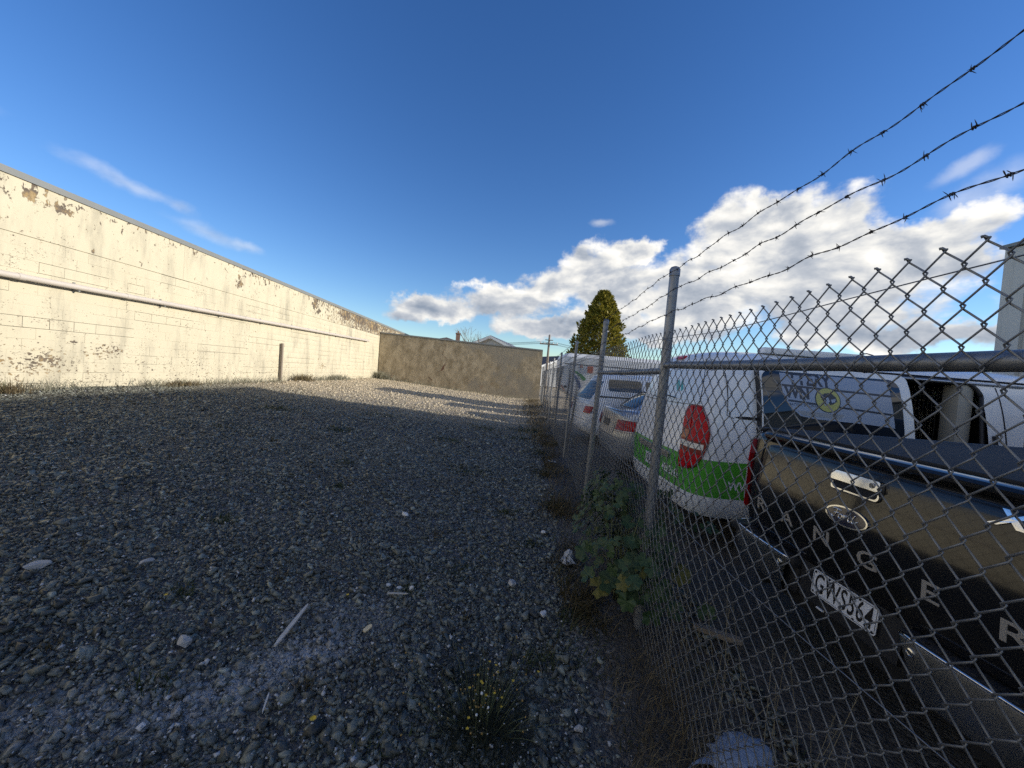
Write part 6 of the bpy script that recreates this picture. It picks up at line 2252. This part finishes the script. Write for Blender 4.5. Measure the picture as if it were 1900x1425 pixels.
    for k in range(6):
        x0, y0 = 0.12 + 0.03 * k, -0.10 + rs.uniform(-0.1, 0.1)
        h = rs.uniform(0.7, 1.15)
        P = [Vector((x0, y0, 0.1)), Vector((x0 + 0.03, y0 - 0.03, h * 0.6)), Vector((x0 + rs.uniform(-0.02, .08), y0 - 0.08, h))]
        m.tube(P, [0.003, 0.002, 0.001], 5)
        for q in range(9):
            c = P[1].lerp(P[2], q / 9) + Vector((rs.uniform(-.015, .015), rs.uniform(-.015, .015), 0))
            m.lathe([(0.002, -0.006), (0.007, 0), (0.006, 0.005), (0.001, 0.008)], 6, Matrix.Translation(c))
    m.build('seed_stalk', M['dry_stalk'], root, smooth=True)


M['dry_stalk'] = simple('dry_seed_stalk', (0.20, 0.17, 0.11), 0.85, var=0.3)
mallow()


# stones big enough to pick out
def rock(label, x, y, r, mat, flat=0.6):
    r *= 1.2
    bm = bmesh.new()
    bmesh.ops.create_icosphere(bm, subdivisions=2, radius=1.0)
    rs = random.Random(int(x * 100 + y * 1000))
    dirs = [Vector((rs.gauss(0, 1), rs.gauss(0, 1), rs.gauss(0, 1))).normalized() for _ in range(17)]
    cuts = [rs.uniform(0.48, 0.82) for _ in dirs]
    for v in bm.verts:
        for d, c in zip(dirs, cuts):
            q = v.co.dot(d)
            if q > c:
                v.co -= d * (q - c)
        v.co = Vector((v.co.x * r * 1.25, v.co.y * r * 0.9, v.co.z * r * flat))
    me = bpy.data.meshes.new('rock')
    bm.to_mesh(me); bm.free()
    o = link_mesh('rock', me, mat, None)
    o.location = (x, y, g(x, y) + r * flat * 0.75)
    o.rotation_euler = (0, 0, rs.uniform(0, 6))
    tag(o, label, 'rock', 'pale rocks on the gravel')


M['rock_pale'] = simple('pale_rock', (0.40, 0.38, 0.35), 0.8, var=0.25, vscale=20, bump=0.4, bscale=50)
M['rock_white'] = simple('white_rock', (0.58, 0.57, 0.55), 0.8, var=0.2, vscale=25, bump=0.4, bscale=60)
rock('largest pale rounded rock on the gravel at the picture edge', -2.87, 2.36, 0.052, M['rock_pale'])
rock('pale upright rock alone in the near gravel below the long wood splinter', -1.60, 1.97, 0.036, M['rock_pale'], 0.9)
rock('small grey rock a little behind the largest pale rock', -2.38, 2.58, 0.032, M['rock_pale'])
rock('whitish rock farthest out in the open gravel', -0.97, 3.86, 0.036, M['rock_white'], 0.8)
rock('flat pale rock on the gravel before the crumpled plastic bag', 0.12, 2.92, 0.036, M['rock_pale'])
rock('round pale pebble between the flat rock and the fence', 0.34, 2.58, 0.026, M['rock_white'], 0.8)
rock('first of three white pebbles in a row, nearest the cream wall', -0.77, 2.71, 0.022, M['rock_white'])
rock('middle one of three white pebbles in a row', -0.68, 2.70, 0.020, M['rock_white'])
rock('last of three white pebbles in a row, nearest the fence', -0.60, 2.70, 0.022, M['rock_white'], 0.9)
rock('light bluish pebble on the gravel near the bottom of the fence', 0.45, 1.78, 0.024, M['rock_pale'])
rock('pale triangular chip of stone near the bottom edge', -1.42, 1.55, 0.018, M['rock_white'], 0.5)
rock('pale grey stone at the bottom edge beside the flowering weed', -0.42, 1.47, 0.040, M['rock_pale'], 0.7)


def splinter(name, label, a, b, w, th, mat, cat='wood'):
    A = Vector((a[0], a[1], g(*a) + 0.022)); B = Vector((b[0], b[1], g(*b) + 0.035))
    d = (B - A).normalized(); s = Vector((-d.y, d.x, 0)) * w / 2; u = Vector((0, 0, th))
    m = MB()
    L = (B - A)
    V = []
    for q, k in ((0, 0.45), (0.12, 0.9), (0.5, 1.0), (0.85, 0.8), (1.0, 0.3)):
        P = A + L * q - A
        V += [P - s * k, P + s * k, P + s * k + u, P - s * k + u]
    F = [(0, 3, 2, 1), (16, 17, 18, 19)]
    for i in range(4):
        for k in range(4):
            F.append((i * 4 + k, i * 4 + (k + 1) % 4, i * 4 + 4 + (k + 1) % 4, i * 4 + 4 + k))
    o = m.add(V, F).build(name, mat)
    o.location = A
    tag(o, label, cat)


splinter('wood_splinter', 'long pale wood splinter lying on the ashy gravel', (-1.16, 2.03), (-1.16, 2.36), 0.024, 0.012, M['wood_pale'])
splinter('wood_stick', 'thin straight pale stick on the gravel by the white pebbles', (-0.74, 2.60), (-0.60, 2.605), 0.010, 0.007, M['wood_pale'])
splinter('wood_chip', 'small square yellowish wood chip on the gravel', (-0.755, 2.225), (-0.725, 2.27), 0.032, 0.006, simple('fresh_wood', (0.62, 0.50, 0.30), 0.7))
splinter('wood_twig', 'thin white twig on the gravel near the bottom edge', (-1.02, 1.76), (-0.98, 1.65), 0.008, 0.007, M['wood_pale'])
splinter('timber_offcut', 'grey timber offcut lying behind the fence under the pickup bumper', (1.50, 2.26), (1.30, 2.46), 0.05, 0.03, M['wood_grey'])


def timber_post():
    root = thing('timber_post', 'short weathered timber post leaning against the cream wall', 'post', (-8.62, 14.33, g(-8.5, 14.33) - 0.1))
    m = MB(); m.bbox(-0.038, 0.038, -0.04, 0.04, 0, 1.52, 0.008, Matrix.Rotation(R(1.0), 4, 'X')); m.build('shaft', M['wood_grey'], root)


timber_post()


def crumple(name, label, x, y, size, mat, seed, cat, hgt=0.5, sub=4, rot=0.0, tails=0):
    rs = np.random.default_rng(seed)
    bm = bmesh.new()
    bmesh.ops.create_icosphere(bm, subdivisions=sub, radius=1.0)
    K = rs.normal(0, 1, (14, 3)) * rs.uniform(1.5, 5.0, (14, 1))
    ph = rs.uniform(0, 6.28, 14)
    for v in bm.verts:
        p = np.array(v.co)
        f = 0.0
        for k in range(14):
            f += (1 - abs(math.sin(float(K[k] @ p) + ph[k]))) ** 2 * (0.9 / (1 + k * 0.3))
        r = 0.55 + 0.18 * f
        v.co = Vector((p[0] * r * size[0], p[1] * r * size[1], max(-0.15, p[2]) * r * size[2]))
    me = bpy.data.meshes.new(name)
    bm.to_mesh(me); bm.free()
    root = thing(name, label, cat, (x, y, g(x, y) + 0.03), rot)
    link_mesh('crumpled_body', me, mat, root, smooth=True)
    if tails:
        for k in range(tails):
            m = MB()
            a = rs.uniform(2.2, 4.6)
            L = size[0] * rs.uniform(0.9, 1.5)
            V, F = [], []
            N = 9
            for i in range(N + 1):
                q = i / N
                c = Vector((math.cos(a + 0.4 * q) * L * q, math.sin(a + 0.4 * q) * L * q, size[2] * 0.5 * (1 - q) + 0.012 * math.sin(q * 9 + k)))
                wv = Vector((-math.sin(a), math.cos(a), 0.3)) * (0.022 + 0.018 * math.sin(q * 5 + k))
                V += [c - wv, c + wv * 0.2 + Vector((0, 0, 0.012)), c + wv]
            for i in range(N):
                F += [(i * 3, i * 3 + 1, i * 3 + 4, i * 3 + 3), (i * 3 + 1, i * 3 + 2, i * 3 + 5, i * 3 + 4)]
            m.add(V, F).build('loose_end', mat, root, smooth=True)
    return root


crumple('plastic_bag', 'crumpled white plastic bag on the gravel beside the mallow bush', 0.61, 3.30, (0.055, 0.055, 0.115), M['plastic_film'], 5, 'bag', tails=7)
crumple('plastic_sack', 'pale blue crumpled plastic sack lying behind the fence at the bottom edge', 1.16, 1.66, (0.21, 0.15, 0.06), M['sack'], 9, 'sack', rot=0.5, tails=2)
crumple('paper_scrap', 'small white scrap of paper on the gravel beyond the plastic bag', 0.43, 3.80, (0.035, 0.03, 0.025), M['rock_white'], 12, 'paper', sub=2)
crumple('foil_scrap', 'white scrap of litter at the fence foot beyond the second tall post', 0.82, 6.6, (0.07, 0.05, 0.03), M['plastic_film'], 14, 'litter', sub=3, tails=2)

# tall dry stalks behind the fence
m = MB()
rs3 = random.Random(31)
def stalk(p, top, r=0.0018):
    mid = (p + top) * 0.5 + Vector((rs3.uniform(-.03, .03), rs3.uniform(-.03, .03), 0.02))
    m.tube([p, mid, top], [r, r * 0.8, r * 0.5], 4)
    d = (top - mid).normalized()
    for q in range(8):
        c = top - d * 0.012 * q
        e = Vector((rs3.uniform(-1, 1), rs3.uniform(-1, 1), 0.6)).normalized() * 0.014
        m.tube([c, c + e], [0.0013, 0.0004], 3)
for k in range(26):
    x, y = 1.02 + rs3.uniform(-0.05, 0.25), rs3.uniform(1.2, 2.5)
    z = g(x, y)
    stalk(Vector((x, y, z)), Vector((x + rs3.uniform(-.12, .12), y + rs3.uniform(-.15, .15), z + rs3.uniform(0.35, 0.75))))
stalk(Vector((1.00, 1.45, 0.12)), Vector((1.22, 0.98, 0.30)), 0.0026)
tag(m.build('tall_dry_stalks', M['dry_stalk']), 'tall dry seeding grass stalks behind the fence under the pickup', 'grass', kind='stuff')


# twigs and dry stems strewn over the stones
def twigs():
    rs = random.Random(44)
    m = MB()
    for k in range(420):
        y = 1.3 + 4.5 * rs.random() ** 1.7
        near_fence = rs.random() < 0.45
        x = fx(y) - abs(rs.gauss(0, 0.22)) - 0.05 if near_fence else rs.uniform(-1.25 * y, 0.8)
        z = g(x, y) + 0.022
        L = rs.uniform(0.02, 0.11)
        a = rs.uniform(0, 6.28)
        b = a + rs.uniform(-0.7, 0.7)
        p0 = Vector((x, y, z)); p1 = p0 + Vector((math.cos(a), math.sin(a), rs.uniform(-0.05, 0.25))) * L * 0.5
        p2 = p1 + Vector((math.cos(b), math.sin(b), rs.uniform(-0.35, 0.15))) * L * 0.5
        m.tube([p0, p1, p2], [0.0013, 0.0012, 0.0007], 4)
    tag(m.build('twigs', M['twig']), 'thin dry twigs and stems strewn over the dark stones', 'twigs', kind='stuff')
    # upright dead seedlings in the stones
    pr = []
    for k in range(60):
        y = 1.5 + 6 * rs.random() ** 1.3
        x = rs.uniform(-1.2 * y, 0.75)
        pr.append(blades(rs.randrange(5, 22), (x, y), (0.02, 0.02), rs.uniform(0.05, 0.14), 0.0012 + 0.0003 * y, rs2, 0.8, curve=0.2))
    for k in range(26):
        y = rs.uniform(2.4, 9.5)
        x = fx(y) - rs.uniform(0.12, 0.45)
        pr.append(blades(rs.randrange(60, 170), (x, y), (0.07, 0.10), rs.uniform(0.08, 0.20), 0.0022 + 0.0003 * y, rs2, 1.2, curve=0.4))
    V, F = merge(pr)
    tag(link_mesh('brown_seedlings', np_mesh('brown_seedlings', V, F), M['brown_weed']), 'small brown and olive seedlings among the stones and by the fence', 'weeds', kind='stuff')


M['twig'] = simple('dry_twig', (0.22, 0.18, 0.14), 0.85, var=0.4, vscale=3)
M['brown_weed'] = leaf_material('brown_weed', (0.060, 0.052, 0.020), (0.17, 0.125, 0.055), 0.3, 0.7)
twigs()
